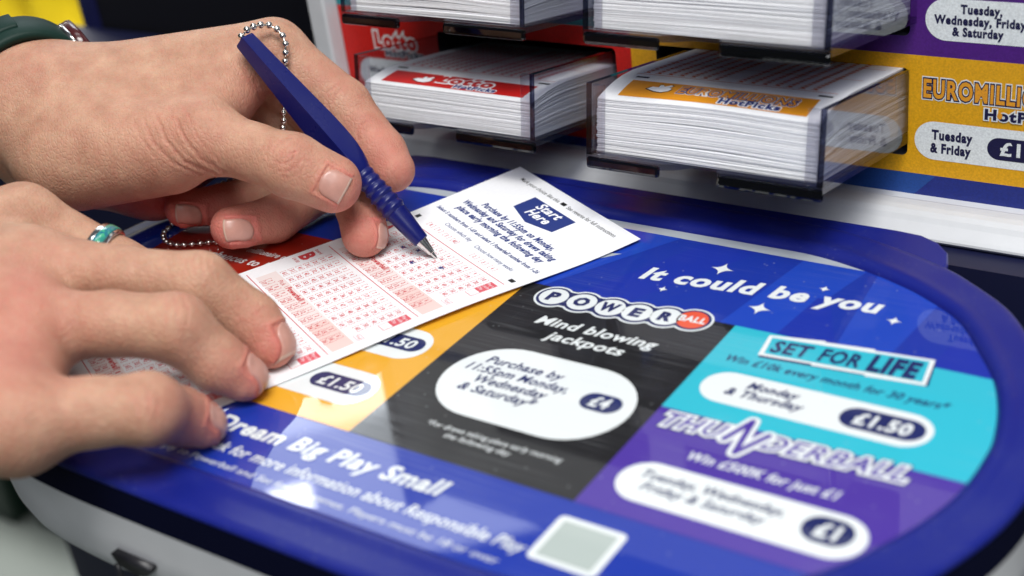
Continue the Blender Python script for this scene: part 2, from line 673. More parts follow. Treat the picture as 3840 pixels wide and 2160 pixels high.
hull = []
for d, z in ((0.0, -11.5), (0.1, -12.2), (0.3, -22), (1.2, -32), (3.0, -38), (7.5, -42.5), (16, -45.5), (32, -46.5)):
    hull.append([(p[0] / 1000, p[1] / 1000, z / 1000) for p in inset(out_, d)])
mb = MB()
mb.loft(hull, caps=(False, True))
mb.build('white_underside', WHITEP, counter, smooth=True)
# bag hook under the counter; dark half-disc stands in for a shaded cutout
mb = MB()
c0 = np.array([-0.0070, -0.1502, -0.0262])
pts = [c0 + np.array([-0.0075 + 0.011 * (1 - math.cos(t)), 0.0, -0.004 - 0.016 * math.sin(t)]) for t in np.linspace(0, math.pi, 16)]
arc = [(0.0085 * math.cos(t), 0.0050 * math.sin(t)) for t in np.linspace(math.pi, 2 * math.pi, 18)]
mb.loft([[c0 + np.array([x, y, z]) for x, z in arc] for y in (0.004, -0.0002)], caps=(True, True))
ring_r = 0.0008


def tube(mb, pts, rad, n=10, mi=0, caps=(True, True)):
    pts = [np.array(p, float) for p in pts]
    up = np.array([0.13, 0.21, 0.97])
    rings = []
    for i, p in enumerate(pts):
        t = pts[min(i + 1, len(pts) - 1)] - pts[max(i - 1, 0)]
        t /= np.linalg.norm(t)
        a = np.cross(t, up)
        a /= np.linalg.norm(a)
        b = np.cross(t, a)
        r = rad[i] if hasattr(rad, '__len__') else rad
        rings.append([p + (a * math.cos(q) + b * math.sin(q)) * r for q in np.linspace(0, 2 * math.pi, n, endpoint=False)])
    mb.loft(rings, mi, caps=caps)


tube(mb, pts, ring_r)
mb.build('hook_and_recess', prin('black_hook_and_recess', (0.012, 0.012, 0.016), rough=0.4), counter, smooth=True)

# plate that carries the oval, with a rounded tab at each end
pl = [(118, 78.4), (140, 78.4), (149, 77.6), (156, 74.2), (161, 68.5), (163.5, 61), (163.8, 55), (160, 48), (150, 40)]
plate = [(p[0], p[1]) for p in pl] + [(150, 30), (-70, 30)] + [(2 * XM - p[0], p[1]) for p in pl[::-1]]
plate = plate[::-1]
mb = MB()
P3 = lambda P, z: [(p[0] / 1000, p[1] / 1000, z / 1000) for p in P]
mb.loft([P3(plate, -12), P3(plate, -1.2), P3(inset(plate, 0.5), -0.5), P3(inset(plate, 1.2), -0.3)], caps=(True, True))
mb.build('base_plate', RIM, counter)

clipc = [tuple(p) for p in inn]
hullclip = [(-130, -134), (215, -134), (215, 52), (-130, 52)]
insert_base = Print(0.05)
insert_base.poly([tuple(p) for p in inset(inn, -1.5)], 'g_grey', 0)
# blue backing, stops short of the far rim and leaves the pale strip
bl = [p for p in inset(inn, -1.0)]
body = clip_poly([tuple(p) for p in bl], [(-140, -140), (215, -140), (215, 45.6), (-140, 46.2)])
insert_base.poly(body, 'g_blue', 1)


def inb(pts):
    return clip_poly(pts, hullclip)


def ov(P, pts, mat, lv):
    """lay a convex patch on the insert, trimmed to the oval"""
    q = clip_poly(body, pts)
    if q:
        P.poly(q, mat, lv)


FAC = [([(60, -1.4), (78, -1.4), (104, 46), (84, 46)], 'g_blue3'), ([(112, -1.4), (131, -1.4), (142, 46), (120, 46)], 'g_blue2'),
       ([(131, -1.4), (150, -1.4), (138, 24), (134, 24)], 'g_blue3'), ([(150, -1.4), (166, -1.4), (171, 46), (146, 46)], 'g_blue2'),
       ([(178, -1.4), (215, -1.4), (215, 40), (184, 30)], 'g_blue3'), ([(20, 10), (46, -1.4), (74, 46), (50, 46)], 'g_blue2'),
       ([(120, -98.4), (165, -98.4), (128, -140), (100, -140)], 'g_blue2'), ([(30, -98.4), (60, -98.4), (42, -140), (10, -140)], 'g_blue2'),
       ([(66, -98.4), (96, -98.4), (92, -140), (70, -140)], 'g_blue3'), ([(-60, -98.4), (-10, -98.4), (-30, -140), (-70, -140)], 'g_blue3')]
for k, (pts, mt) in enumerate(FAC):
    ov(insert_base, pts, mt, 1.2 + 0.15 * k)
ins = insert_base.build('printed_insert', lambda x, y, z: (x / 1000, y / 1000, z / 1000), counter)


def flat(lv0):
    return lambda x, y, z: (x / 1000, y / 1000, z / 1000 + lv0 * 0.00005)


def game_panel(name, pts, mat, label=None):
    p = Print()
    ov(p, pts, mat, 3)
    return p


def pillwrite(p, x0, y0, x1, y1, r):
    p.rrect(x0, y0, x1, y1, r, 'g_white', 4)


# --- red panel (half hidden) and yellow panel
p = game_panel('red', [(-115, -98.4), (-37.5, -98.4), (-37.5, -1.4), (-115, -1.4)], 'g_red')
p.text('chances to be a', -88, -29.2, -52, -29.2, 4.2, 'g_white', 4, 0.025, 0.25)
p.text('millionaire every day', -76, -21.0, -44, -21.0, 3.2, 'g_white', 4, 0.02, 0.25)
p.rrect(-108, -92, -45, -62, 15, 'g_white', 4)
tag(p.build('red_game_panel', flat(0), ins), 'red game panel, darkened for the shade of the hands over it')
p = game_panel('yellow', [(-37.5, -98.4), (39.9, -98.4), (39.9, -1.4), (-37.5, -1.4)], 'g_yellow')
p.rrect(-30, -60.5, 34.2, -42.8, 8.8, 'g_white', 4)
p.rrect(-30, -88.5, 34.2, -70.5, 8.9, 'g_white', 4)
for y in (-53.5, -81.4):
    p.rrect(9.0, y - 1.8, 32.0, y + 6.2, 4.0, 'g_navy', 5)
    p.text('£1.50', 12.2, y - 0.2, 28.8, y - 0.2, 4.6, 'g_white', 6, 0.03, 0.12)
    p.text('Tuesday', -24, y + 2.6, -6, y + 2.6, 3, 'g_navy', 5, 0.025, 0.2)
    p.text('& Friday', -24, y - 2.2, -6, y - 2.2, 3, 'g_navy', 5, 0.025, 0.2)
tag(p.build('yellow_game_panel', flat(0), ins), 'yellow game panel with two white price pills')

# --- black panel
p = game_panel('black', [(39.9, -98.4), (117.4, -98.4), (117.4, -1.4), (39.9, -1.4)], 'g_black')
p.text('Mind blowing', 56.6, -23.9, 100.8, -23.9, 4.6, 'g_white', 4, 0.028, 0.22)
p.text('jackpots', 64.6, -31.2, 93.2, -31.2, 4.6, 'g_white', 4, 0.028, 0.22)
p.rrect(47.0, -77.6, 111.6, -39.6, 19.0, 'g_white', 4)
for s, a, b, y in (('Purchase by', 55.6, 83.6, -50.4), ('11:55pm Monday,', 51.6, 88.4, -55.8), ('Wednesday', 58.4, 84.2, -61.0), ('& Saturday*', 55.8, 83.4, -66.2)):
    p.text(s, a, y, b, y, 3.7, 'g_navy', 5, 0.024, 0.25)
p.rrect(94.0, -60.2, 107.4, -51.6, 4.3, 'g_navy', 5)
p.text('£4', 97.2, -58.3, 103.6, -58.3, 4.9, 'g_white', 6, 0.035, 0.1)
p.text('*For draws taking place early morning', 58.8, -85.6, 105.3, -85.6, 2.2, 'g_white', 4, 0.0, 0.2)
p.text('the following day', 67.5, -89.0, 90.4, -89.0, 2.2, 'g_white', 4, 0.0, 0.2)
tag(p.build('black_game_panel', flat(0), ins), 'black game panel with one large white pill')

# --- teal panel
p = game_panel('teal', [(117.4, -50.0), (215, -50.0), (215, -1.4), (117.4, -1.4)], 'g_teal')
p.text('Win £10k every month for 30 years*', 123.2, -20.9, 190.2, -20.9, 3.4, 'g_navy', 4, 0.02, 0.25)
p.rrect(122.4, -42.0, 190.4, -26.0, 8.0, 'g_white', 4)
p.text('Monday', 135.4, -32.4, 151.4, -32.4, 3.5, 'g_navy', 5, 0.03, 0.3)
p.text('& Thursday', 130.6, -37.2, 154.6, -37.2, 3.5, 'g_navy', 5, 0.03, 0.3)
p.rrect(164.6, -38.9, 188.4, -29.0, 4.9, 'g_navy', 5)
p.text('£1.50', 168.6, -36.6, 184.8, -36.6, 5.2, 'g_white', 6, 0.04, 0.1)
tag(p.build('teal_game_panel', flat(0), ins), 'teal game panel with a white pill')

# --- purple panel
p = game_panel('purple', [(117.4, -98.4), (215, -98.4), (215, -50.0), (117.4, -50.0)], 'g_purple')
p.text('Win £500K for just £1', 135.6, -69.8, 178.2, -69.8, 3.6, 'g_white', 4, 0.02, 0.25)
p.rrect(122.4, -91.8, 191.0, -74.6, 8.6, 'g_white', 4)
p.text('Tuesday, Wednesday,', 128.2, -81.6, 168.4, -81.6, 3.3, 'g_navy', 5, 0.02, 0.3)
p.text('Friday & Saturday', 130.2, -86.6, 165.6, -86.6, 3.3, 'g_navy', 5, 0.02, 0.3)
p.rrect(174.0, -87.2, 187.4, -77.0, 5.0, 'g_navy', 5)
p.text('£1', 177.4, -84.8, 184.0, -84.8, 5.2, 'g_white', 6, 0.045, 0.1)
tag(p.build('purple_game_panel', flat(0), ins), 'purple game panel with a white pill')

# --- header slogan with stars
p = Print()
p.text('It could be you', 73.8, 14.9, 155.4, 21.6, 7.6, 'g_white', 4, 0.04, 0.22)
for x, y, r in ((97.4, 30.4, 4.2), (85.2, 10.8, 1.9), (119.8, 10.9, 3.9), (133.8, 29.9, 2.0), (160.6, 19.0, 2.5)):
    p.star(x, y, r, 'g_white', 4)
p.poly([(36, 22), (60, 28), (52, 20), (40, 14)], 'g_grey', 4)
p.build('slogan', flat(0), ins)
# --- dream big band
p = Print()
p.text('Dream Big Play Small', -2.2, -113.1, 83.6, -112.0, 6.2, 'g_white', 4, 0.035, 0.22)
p.text('Visit national-lottery.co.uk for more information about Responsible Play', -48, -122.0, 116.4, -122.0, 4.2, 'g_white', 4, 0.015, 0.22)
p.text('Rules and Procedures apply to Powerball and Set for Life games. Players must be 18 or over', -52, -128.2, 113.0, -128.2, 2.4, 'g_white', 4, 0.0, 0.2)
p.rrect(117.6, -122.4, 137.6, -104.4, 1.8, 'g_white', 4)
p.rect(119.6, -120.6, 135.6, -106.2, 'g_tile', 5)
p.build('slogan', flat(0), ins)

# --- powerball logo
p = Print()
cs = [(53.8, -7.2), (64.6, -6.9), (75.2, -6.6), (85.0, -6.2), (94.8, -5.0), (103.6, -3.6)]


def capsule(p, a, b, r, mat, lv):
    a, b = np.array(a), np.array(b)
    t = math.atan2(*(b - a)[::-1])
    pts = []
    for i in range(13):
        q = t + math.pi / 2 + math.pi * i / 12
        pts.append(tuple(a + r * np.array([math.cos(q), math.sin(q)])))
    for i in range(13):
        q = t - math.pi / 2 + math.pi * i / 12
        pts.append(tuple(b + r * np.array([math.cos(q), math.sin(q)])))
    p.poly(pts, mat, lv)


lv = 4
for rad, mt in ((6.9, 'g_white'), (6.1, 'g_navy')):
    for c in cs:
        p.ell(*c, rad, rad, mt, lv)
        lv += 0.07
    for a, b in zip(cs, cs[1:]):
        capsule(p, a, b, rad - 1.6, mt, lv)
        lv += 0.07
for c, ch in zip(cs[:5], 'POWER'):
    p.ell(*c, 5.1, 5.1, 'g_white', 6.2)
    wd = {'W': 6.6, 'O': 5.6}.get(ch, 4.6)
    p.text(ch, c[0] - wd / 2, c[1] - 2.5, c[0] + wd / 2, c[1] - 2.2, 4.8, 'g_navy', 6.8, 0.06, 0.1)
p.ell(*cs[5], 5.2, 5.2, 'g_orange', 6.2)
p.text('BALL', cs[5][0] - 4.6, cs[5][1] - 1.6, cs[5][0] + 4.6, cs[5][1] - 1.1, 3.2, 'g_white', 6.8, 0.04, 0.1)
p.build('logo', flat(0), ins)
# --- set for life logo
p = Print()
q = [(131.2, -14.2), (180.6, -10.0), (178.6, 2.2), (129.6, -3.0)]
p.poly([(131.6, -15.6), (181.6, -11.6), (179.6, 1.0), (130.0, -4.6)], 'g_navy', 4)
p.poly([(131.0, -14.6), (147.5, -13.2), (147.6, -14.0), (163.5, -12.6), (163.6, -13.4), (180.8, -11.6), (179.0, 2.4), (161.5, 0.6), (161.4, 1.4), (146.5, -0.4),
        (146.4, 0.3), (129.6, -2.9)][:], 'g_white', 5)
p.poly([(132.4, -13.2), (179.4, -10.2), (177.8, 1.0), (131.0, -4.0)], 'g_teal', 6)
p.text('SET', 133.2, -11.6, 145.6, -10.7, 6.2, 'g_navy', 7, 0.035, 0.12)
p.text('FOR', 148.0, -10.8, 160.4, -10.0, 6.6, 'g_navy', 7, 0.035, 0.12)
p.text('LIFE', 162.6, -10.2, 177.4, -9.2, 8.0, 'g_navy', 7, 0.06, 0.12)
p.build('logo', flat(0), ins)
# --- thunderball logo
p = Print()
bl_y = lambda x: -58.4 + (x - 121.6) / 68.8 * 2.2
for s_, xa, xb in (('THU', 121.6, 140.2), ('DERBALL', 150.8, 190.4)):
    p.text(s_, xa, bl_y(xa), xb, bl_y(xb), 6.4, 'g_purple', 5.2, 0.012, 0.3, outl=[(0.13, 'g_navy'), (0.10, 'g_white')])
zig = [(140.8, -57.6), (144.6, -47.0), (146.2, -62.4), (151.4, -51.6)]
for wd_, mt, l0 in ((2.1, 'g_white', 8.2), (0.85, 'g_purple', 9.0)):
    for k, (a, b) in enumerate(zip(zig, zig[1:])):
        capsule(p, a, b, wd_, mt, l0 + 0.15 * k)
p.build('logo', flat(0), ins)

# ================================================================== DISPENSER WALL
YW = 119.0
disp = thing('slip_dispenser', 'wall mounted slip dispenser with red, yellow and purple game posters', 'dispenser', (0.05, 0.119, 0.0))
PITCH_X, PITCH_Z = 109.0, 45.5
holes = {}
for ci in (-1, 0):
    for ri in range(0, 4):
        x0 = 27.2 + ci * PITCH_X
        z0 = 8.9 + ri * PITCH_Z
        holes[(ci, ri)] = (x0, z0, x0 + 102.0, z0 + 33.6) if ci == 0 else (-82.6, z0 - 2.5, 8.4, z0 + 30.6)
wall = lambda x, y, z: (x / 1000, (YW - z) / 1000, y / 1000)


def poster(name, x0, z0, x1, z1, mat, hk, extra=None, label=None):
    p = Print()
    hl = [rr(*holes[h], 2.2, 5)[::-1] for h in hk]
    p.poly([(x0, z0), (x1, z0), (x1, z1), (x0, z1)], mat, 0, hl)
    if extra:
        extra(p)
    o = p.build(name, wall, disp)
    if label:
        tag(o, label)
    return o


def red_x(p):
    p.text('Lotto', -119.0, 29.6, -95.0, 29.6, 6.6, 'w_red', 2, 0.06, 0.0, outl=[(0.10, 'w_white')])
    p.text('HotPicks', -113.6, 25.4, -92.0, 25.4, 3.0, 'w_navy', 2, 0.05, 0.0, outl=[(0.08, 'w_white')])
    p.rrect(-131.0, 8.4, -84.0, 23.6, 7.6, 'w_white', 2)
    p.text('Wednesday', -125.5, 16.4, -103.5, 16.4, 3.2, 'w_navy', 3, 0.04)
    p.text('& Saturday', -125.0, 11.6, -104.0, 11.6, 3.2, 'w_navy', 3, 0.04)


def yel_x(p):
    p.text('EUROMILLIONS', 134.6, 32.6, 182.5, 32.6, 6.4, 'w_gold', 2, 0.035, 0.0, outl=[(0.10, 'w_white'), (0.055, 'w_navy')])
    p.text('HotPicks', 156.4, 26.6, 182.0, 26.6, 3.6, 'w_navy', 6, 0.05, 0.0, outl=[(0.08, 'w_white')])
    p.ell(161.6, 28.3, 0.9, 1.3, 'w_gold', 8.5, 14)
    p.rrect(131.8, 8.6, 197.0, 23.4, 7.3, 'w_white', 2)
    p.text('Tuesday', 138.0, 16.7, 152.6, 16.7, 3.4, 'w_navy', 3, 0.05)
    p.text('& Friday', 137.6, 11.6, 152.2, 11.6, 3.4, 'w_navy', 3, 0.05)
    p.rrect(157.8, 11.6, 186.0, 20.0, 4.2, 'w_navy', 3)
    p.text('£1.50', 162.2, 13.6, 181.2, 13.6, 4.8, 'w_white', 4, 0.03)


def pur_x(p):
    p.rrect(134.6, 53.8, 200.0, 68.8, 7.4, 'w_white', 2)
    p.text('Tuesday,', 146.6, 63.9, 160.6, 63.9, 2.9, 'w_navy', 3, 0.05)
    p.text('Wednesday, Friday', 137.6, 59.9, 168.6, 59.9, 2.9, 'w_navy', 3, 0.05)
    p.text('& Saturday', 144.0, 55.9, 161.4, 55.9, 2.9, 'w_navy', 3, 0.05)
    p.rrect(171.4, 56.8, 196.0, 66.0, 4.4, 'w_navy', 3)
    p.text('£1', 176, 59.2, 184, 59.2, 4.6, 'w_white', 4, 0.03)


def teal_x(p):
    p.rrect(-131.0, 53.0, -84.0, 68.6, 7.6, 'w_white', 2)
    p.text('Monday', -124, 62, -104, 62, 3, 'w_navy', 3, 0.04)


poster('red_poster', -138.4, -2.0, 15.7, 47.7, 'w_red', [(-1, 0)], red_x)
poster('yellow_poster', 15.7, 2.2, 240, 47.7, 'w_yellow', [(0, 0)], yel_x)
poster('purple_poster', 15.7, 47.7, 240, 93.2, 'w_purple', [(0, 1)], pur_x)
poster('teal_poster', -138.4, 47.7, 15.7, 93.2, 'w_teal', [(-1, 1)], teal_x)
poster('blue_poster', -138.4, 93.2, 240, 138.7, 'w_blue2', [(-1, 2), (0, 2)])
poster('white_poster', -138.4, 138.7, 240, 230, 'w_white', [(-1, 3), (0, 3)])


def blue_x(p):
    p.poly([(110, -6.2), (132, -6.2), (140, 2.2), (15.7, 2.2), (30, -6.2)], 'w_blue2', 1)
    p.poly([(-40, -6.2), (-20, -6.2), (-14, -2.0), (-30, -2.0)], 'w_blue2', 1)


p = Print()
p.poly([(-138.4, -6.2), (240, -6.2), (240, 2.2), (15.7, 2.2), (15.7, -2.0), (-138.4, -2.0)], 'w_blue', 0)
blue_x(p)
p.build('blue_strip', wall, disp)
# hole liners
for k, (x0, z0, x1, z1) in holes.items():
    mb = MB()
    ya, yb = YW + 0.4, YW + 120
    V = [(x / 1000, y / 1000, z / 1000) for y in (ya, yb) for x, z in ((x0 - .3, z0 - .3), (x1 + .3, z0 - .3), (x1 + .3, z1 + .3), (x0 - .3, z1 + .3))]
    mb.add(V, [(0, 4, 5, 1), (1, 5, 6, 2), (2, 6, 7, 3), (3, 7, 4, 0), (4, 7, 6, 5)])
    mb.build('hole_liner', CAVITY, disp)
# ledge below the posters, one extrusion along the wall
prof = [(119.4, -7.0), (119.0, -6.2), (118.8, -6.2), (113.6, -6.7), (113.3, -5.9), (112.6, -5.0), (111, -4.5), (106, -4.2), (103, -4.5), (100.8, -5.6),
        (99.4, -7.2), (96.2, -10.0), (95.2, -11.0), (95.0, -11.8), (96, -13), (119.4, -13)]
mb = MB()
mb.loft([[(x / 1000, y / 1000, z / 1000) for y, z in prof] for x in (-150.0, 300.0)], caps=(True, True))
o = mb.build('ledge', LEDGE, disp)
mb = MB()
mb.box((-.1492, .1105, -.0060), (-.1388, .1300, .240))
mb.build('frame_post', LEDGE, disp, bevel=0.0012)
# housing behind and cabinet front below
mb = MB()
mb.box((-.1385, .1196, -.006), (-.1380, .245, .240))
mb.box((-.1385, .2452, -.006), (.300, .2460, .240))
mb.build('housing', SIDE, disp)
NAVYCAB = prin('navy_cabinet', (0.004, 0.006, 0.035), rough=0.5)
cab = MB()
cab.box((-.460, .0835, -.85), (.300, .2025, -.0135))
tag(cab.build('cabinet', NAVYCAB, None), 'dark navy cabinet below the white ledge of the dispenser', 'cabinet')

# ------------------------------------------------------------------ trays and the slips in them
TILT = 0.183
DV = np.array([0, math.cos(TILT), -math.sin(TILT)])
UV = np.array([0, math.sin(TILT), math.cos(TILT)])


def tray_map(o):
    o = np.array(o)
    return lambda v: tuple(o + np.array([v[0], 0, 0]) / 1000 + DV * v[1] / 1000 + UV * v[2] / 1000)


def make_tray(o, label):
    T = tray_map(o)
    t = thing('slip_tray', label, 'tray', T((44, 40, 0)), 'clear slip trays sticking out of the dispenser')
    Wd, Dp, H = 88.0, 92.0, 27.0
    # side walls: the broad faces are clear, the cut edges look dark
    for x0 in (0.0, Wd - 2.2):
        mb = MB()
        mb.box((x0, 0.0, 1.6), (x0 + 2.2, Dp, H), fm=[1, 1, 1, 0, 1, 0], T=T)
        mb.build('side_wall', [CLEAR, EDGE], t)
    # floor with a finger notch in its front
    fl = [(0, 0), (29, 0), (33, 2.5), (37, 8), (48, 8), (49.5, 3.0), (50.5, 0.6), (52.5, 0), (88, 0), (88, Dp), (0, Dp)]
    mb = MB()
    n = len(fl)
    lo, hi = [T((x, y, -0.6)) for x, y in fl], [T((x, y, 1.6)) for x, y in fl]
    mb.add(lo + hi, [tuple(range(n))[::-1], tuple(range(n, 2 * n))] + [(i, (i + 1) % n, n + (i + 1) % n, n + i) for i in range(n)])
    mb.build('tray_floor', FLOORP, t)
    # thick lips on the front edge, left and right of the notch
    for a, b in ((0.0, 29.0), (50.5, 88.0)):
        mb = MB()
        mb.box((a, -0.6, -3.4), (b, 1.8, 0.9), T=T)
        mb.build('front_lip', EDGE, t, bevel=0.0012)
    # clear corner returns that keep the slips in
    for a, b in ((2.25, 6.6), (81.4, 85.75)):
        mb = MB()
        mb.box((a, 0.05, 1.65), (b, 2.2, H - 0.4), fm=[0, 0, 0, 0, 0, 0], T=T)
        mb.build('corner_return', [POST, EDGE], t, bevel=0.0005)
    return T


SHEET = INK['paper']


def slip_stack(T, n, h0, dh, seed, label, group, toplabel, printer, gaps):
    rg = np.random.default_rng(seed)
    nx, ny = 15, 8
    xs = np.linspace(0, 82.5, nx)
    ys = np.array([2.6, 5.5, 9.0, 13.5, 19.0, 27.0, 45.0, 88.0])
    grow = 1.0 + 0.30 * (1 - np.clip(1 - (ys - 2.6) / 26.0, 0, 1) ** 2)
    H = np.full((nx, ny), h0)
    ph = rg.uniform(0, 6, 4)
    for i in range(n):
        wv = 0.30 * math.sin(i * 0.55 + ph[0]) * np.sin(xs / 82.5 * math.pi) + 0.16 * math.sin(i * 0.9 + ph[1]) * np.sin(xs / 82.5 * 2 * math.pi) + 0.10 * rg.normal() * np.sin(xs / 82.5 * math.pi * 1.5 + ph[2])
        g = dh * np.clip(1.0 + wv - 0.09 * (H[:, 0] - H[:, 0].mean()), 0.36, 2.2)[:, None] * grow[None]
        if i in gaps:
            g = g + 0.7 * gaps[i] * (np.sin(xs / 82.5 * math.pi) ** 2)[:, None] * np.linspace(1, 0.5, ny)[None]
        H = H + g
        last = i == n - 1
        dx, dy = rg.normal(0, 0.18), abs(rg.normal(0, 0.28))
        x_off = 2.75 + dx
        th = dh * 0.72
        V = [T((x_off + xs[a], ys[b] + dy, H[a, b])) for a in range(nx) for b in range(ny)]
        V += [T((x_off + xs[a], ys[b] + dy, H[a, b] - th)) for a in range(nx) for b in range(ny)]
        q = lambda a, b: a * ny + b
        N = nx * ny
        F = []
        for a in range(nx - 1):
            for b in range(ny - 1):
                F.append((q(a, b), q(a + 1, b), q(a + 1, b + 1), q(a, b + 1)))
                F.append((N + q(a, b), N + q(a, b + 1), N + q(a + 1, b + 1), N + q(a + 1, b)))
        per = [q(a, 0) for a in range(nx)] + [q(nx - 1, b) for b in range(1, ny)] + [q(a, ny - 1) for a in range(nx - 2, -1, -1)] + [q(0, b) for b in range(ny - 2, 0, -1)]
        for k in range(len(per)):
            u, v = per[k], per[(k + 1) % len(per)]
            F.append((u, N + u, N + v, v))
        o = mesh_obj('play_slip', V, F, SHEET)
        if last:
            tag(o, toplabel, 'play slip')
            Hc, xo = H.copy(), x_off

            def mp(x, y, z):
                a = np.clip(x / 82.5 * (nx - 1), 0, nx - 1.001)
                bb = np.clip(np.interp(y + 2.6, ys, np.arange(ny)), 0, ny - 1.001)
                i0, j0 = int(a), int(bb)
                fa, fb = a - i0, bb - j0
                hh = (Hc[i0, j0] * (1 - fa) * (1 - fb) + Hc[i0 + 1, j0] * fa * (1 - fb) + Hc[i0, j0 + 1] * (1 - fa) * fb + Hc[i0 + 1, j0 + 1] * fa * fb)
                return T((xo + x, 2.6 + dy + y, hh + 0.07 + z))
            pr = Print(0.03, True)
            printer(pr)
            pr.build('print', mp, o)
        else:
            tag(o, label, 'play slip', group)


def hand_logo(p, x, y, s, lv):
    """two crossed fingers on a fist, white with a dark outline"""
    shp = [(0, 0), (3.4, -1.4), (6.2, -1.6), (8.4, -0.4), (9.0, 1.2), (7.6, 1.9), (8.6, 3.2), (7.6, 3.9), (5.6, 2.4), (4.6, 3.6), (3.6, 3.2), (3.8, 1.6), (1.2, 1.6)]
    c = np.mean(shp, 0)
    p.poly([tuple(np.array([x, y]) + (c + (np.array(q) - c) * 1.14) * s) for q in shp], 'p_black', lv)
    p.poly([tuple(np.array([x, y]) + np.array(q) * s) for q in shp], 'paper', lv + 1)


def grid_print(p, ink, y0, rows, x0=6, x1=78):
    p.rect(4, y0 - 1.6, 79, y0 - 1.3, ink, 1)
    for r in range(rows):
        for c in range(16):
            x = x0 + c * (x1 - x0) / 16
            if c % 8 == 7:
                continue
            y = y0 + r * 3.1
            p.rect(x, y, x + 2.6, y + 0.35, ink, 1)
            p.rect(x, y + 1.7, x + 2.6, y + 2.05, ink, 1)
            p.rect(x + 0.7, y + 0.5, x + 2.0, y + 1.5, ink, 1)
        if r % 7 == 6:
            p.rect(4, y0 + r * 3.1 + 2.6, 79, y0 + r * 3.1 + 2.9, ink, 1)


def pr_red(p):
    p.rect(6.5, 2.2, 76, 13.2, 'p_band_red', 1)
    hand_logo(p, 20, 6.2, 1.0, 2)
    p.text('Lotto', 32, 6.4, 58, 6.4, 5.4, 'p_band_red', 3, 0.05, 0, outl=[(0.10, 'paper')])
    p.text('HotPicks', 42, 3.2, 62, 3.2, 2.6, 'p_navy', 3, 0.05, 0, outl=[(0.09, 'paper')])
    p.rect(4, 16, 9, 17.6, 'p_black', 1)
    p.rect(74, 16, 79, 17.6, 'p_black', 1)
    grid_print(p, 'p_rose', 22, 18)


def pr_yel(p):
    p.rect(6.5, 2.4, 76, 13.6, 'p_band_orange', 1)
    hand_logo(p, 15, 8.0, 1.0, 2)
    p.text('EUROMILLIONS', 27, 7.0, 70, 7.0, 4.4, 'p_band_orange', 3, 0.02, 0.1, outl=[(0.10, 'paper'), (0.07, 'p_navy')])
    p.text('HotPicks', 44, 3.4, 66, 3.4, 2.9, 'p_navy', 3, 0.05, 0, outl=[(0.09, 'paper')])
    p.rect(6, 16, 11, 17.4, 'p_black', 1)
    p.rect(74, 16, 79, 17.4, 'p_black', 1)
    grid_print(p, 'p_orange', 22, 18)


def pr_pur(p):
    p.rect(6.5, 2.2, 76, 14, 'p_band_purple', 1)
    p.text('THUNDERBALL', 34, 4.4, 74, 4.4, 4.6, 'p_band_purple', 3, 0.03, 0.15, outl=[(0.08, 'paper')])
    grid_print(p, 'p_rose', 22, 14)


def pr_teal(p):
    p.rect(6.5, 2.2, 76, 14, 'p_navy', 1)
    grid_print(p, 'p_rose', 22, 10)


TR = make_tray((.0415, .0395, .0292), 'clear slip tray under the purple poster holding orange banded slips')
TL = make_tray((-.0804, .0570, .0224), 'clear slip tray holding red banded slips')
TUR = make_tray((.0435, .0420, .0742), 'clear slip tray at the top holding purple banded slips')
TUL = make_tray((-.0800, .0585, .0664), 'clear slip tray at the top above the red banded slips')
G = 'white play slips stacked in the clear trays'
slip_stack(TR, 66, 1.9, 0.290, 3, 'white play slip in the pile below the orange banded slip', 'white slips under the orange banded slip',
           'play slip with orange band, topmost in its clear tray', pr_yel, {9: 0.5, 18: 0.7, 44: 0.9, 52: 0.3})
slip_stack(TL, 60, 1.9, 0.230, 5, 'white play slip in the pile below the red banded slip', 'white slips under the red banded slip',
           'play slip with red band, topmost in its clear tray', pr_red, {49: 0.25})
slip_stack(TUR, 64, 1.9, 0.27, 9, 'white play slip in the pile below the purple banded slip', 'white slips under the purple banded slip',
           'play slip with purple band, topmost in its clear tray', pr_pur, {10: 0.4})
slip_stack(TUL, 60, 1.9, 0.36, 11, 'white play slip in the tray above the red banded slips', 'white slips in the tray above the red banded slips',
           'play slip with navy band, topmost in its clear tray', pr_teal, {8: 0.9, 14: 0.4})

# ================================================================== PLAY SLIP ON THE COUNTER
SA = np.array([61.6, 38.0])
SU = np.array([math.cos(math.radians(-115.4)), math.sin(math.radians(-115.4))])
SR = np.array([-SU[1], SU[0]])
SB = SA - SR * 82.0
SLEN = 192.0


def slip_z(x, y):
    q = SB + SR * x + SU * y
    t = q[1] - 12.0
    lift = 0.0 if t < 0 else (0.062 * t * t / 36 if t < 18 else 0.062 * (t - 9))
    lift += 1.7 * max(0.0, x / 82.5) ** 2.6 * math.exp(-((y - 78) / 40) ** 2)
    return 0.62 + lift


def slip_map(x, y, z):
    # x across (from the left end of the top edge), y down the slip
    q = SB + SR * x + SU * (-y)
    return (q[0] / 1000, q[1] / 1000, (slip_z(x, -y) + z) / 1000)


pr = Print(0.025, True)
nx, ny = 30, 110
Vg = [(82.5 * i / nx, -SLEN * j / ny) for j in range(ny + 1) for i in range(nx + 1)]
Fg = [(j * (nx + 1) + i, (j + 1) * (nx + 1) + i, (j + 1) * (nx + 1) + i + 1, j * (nx + 1) + i + 1) for j in range(ny) for i in range(nx)]
pr.raw(Vg, Fg, 'paper', 0)
pr.raw(Vg, [f[::-1] for f in Fg], 'paper', -4)
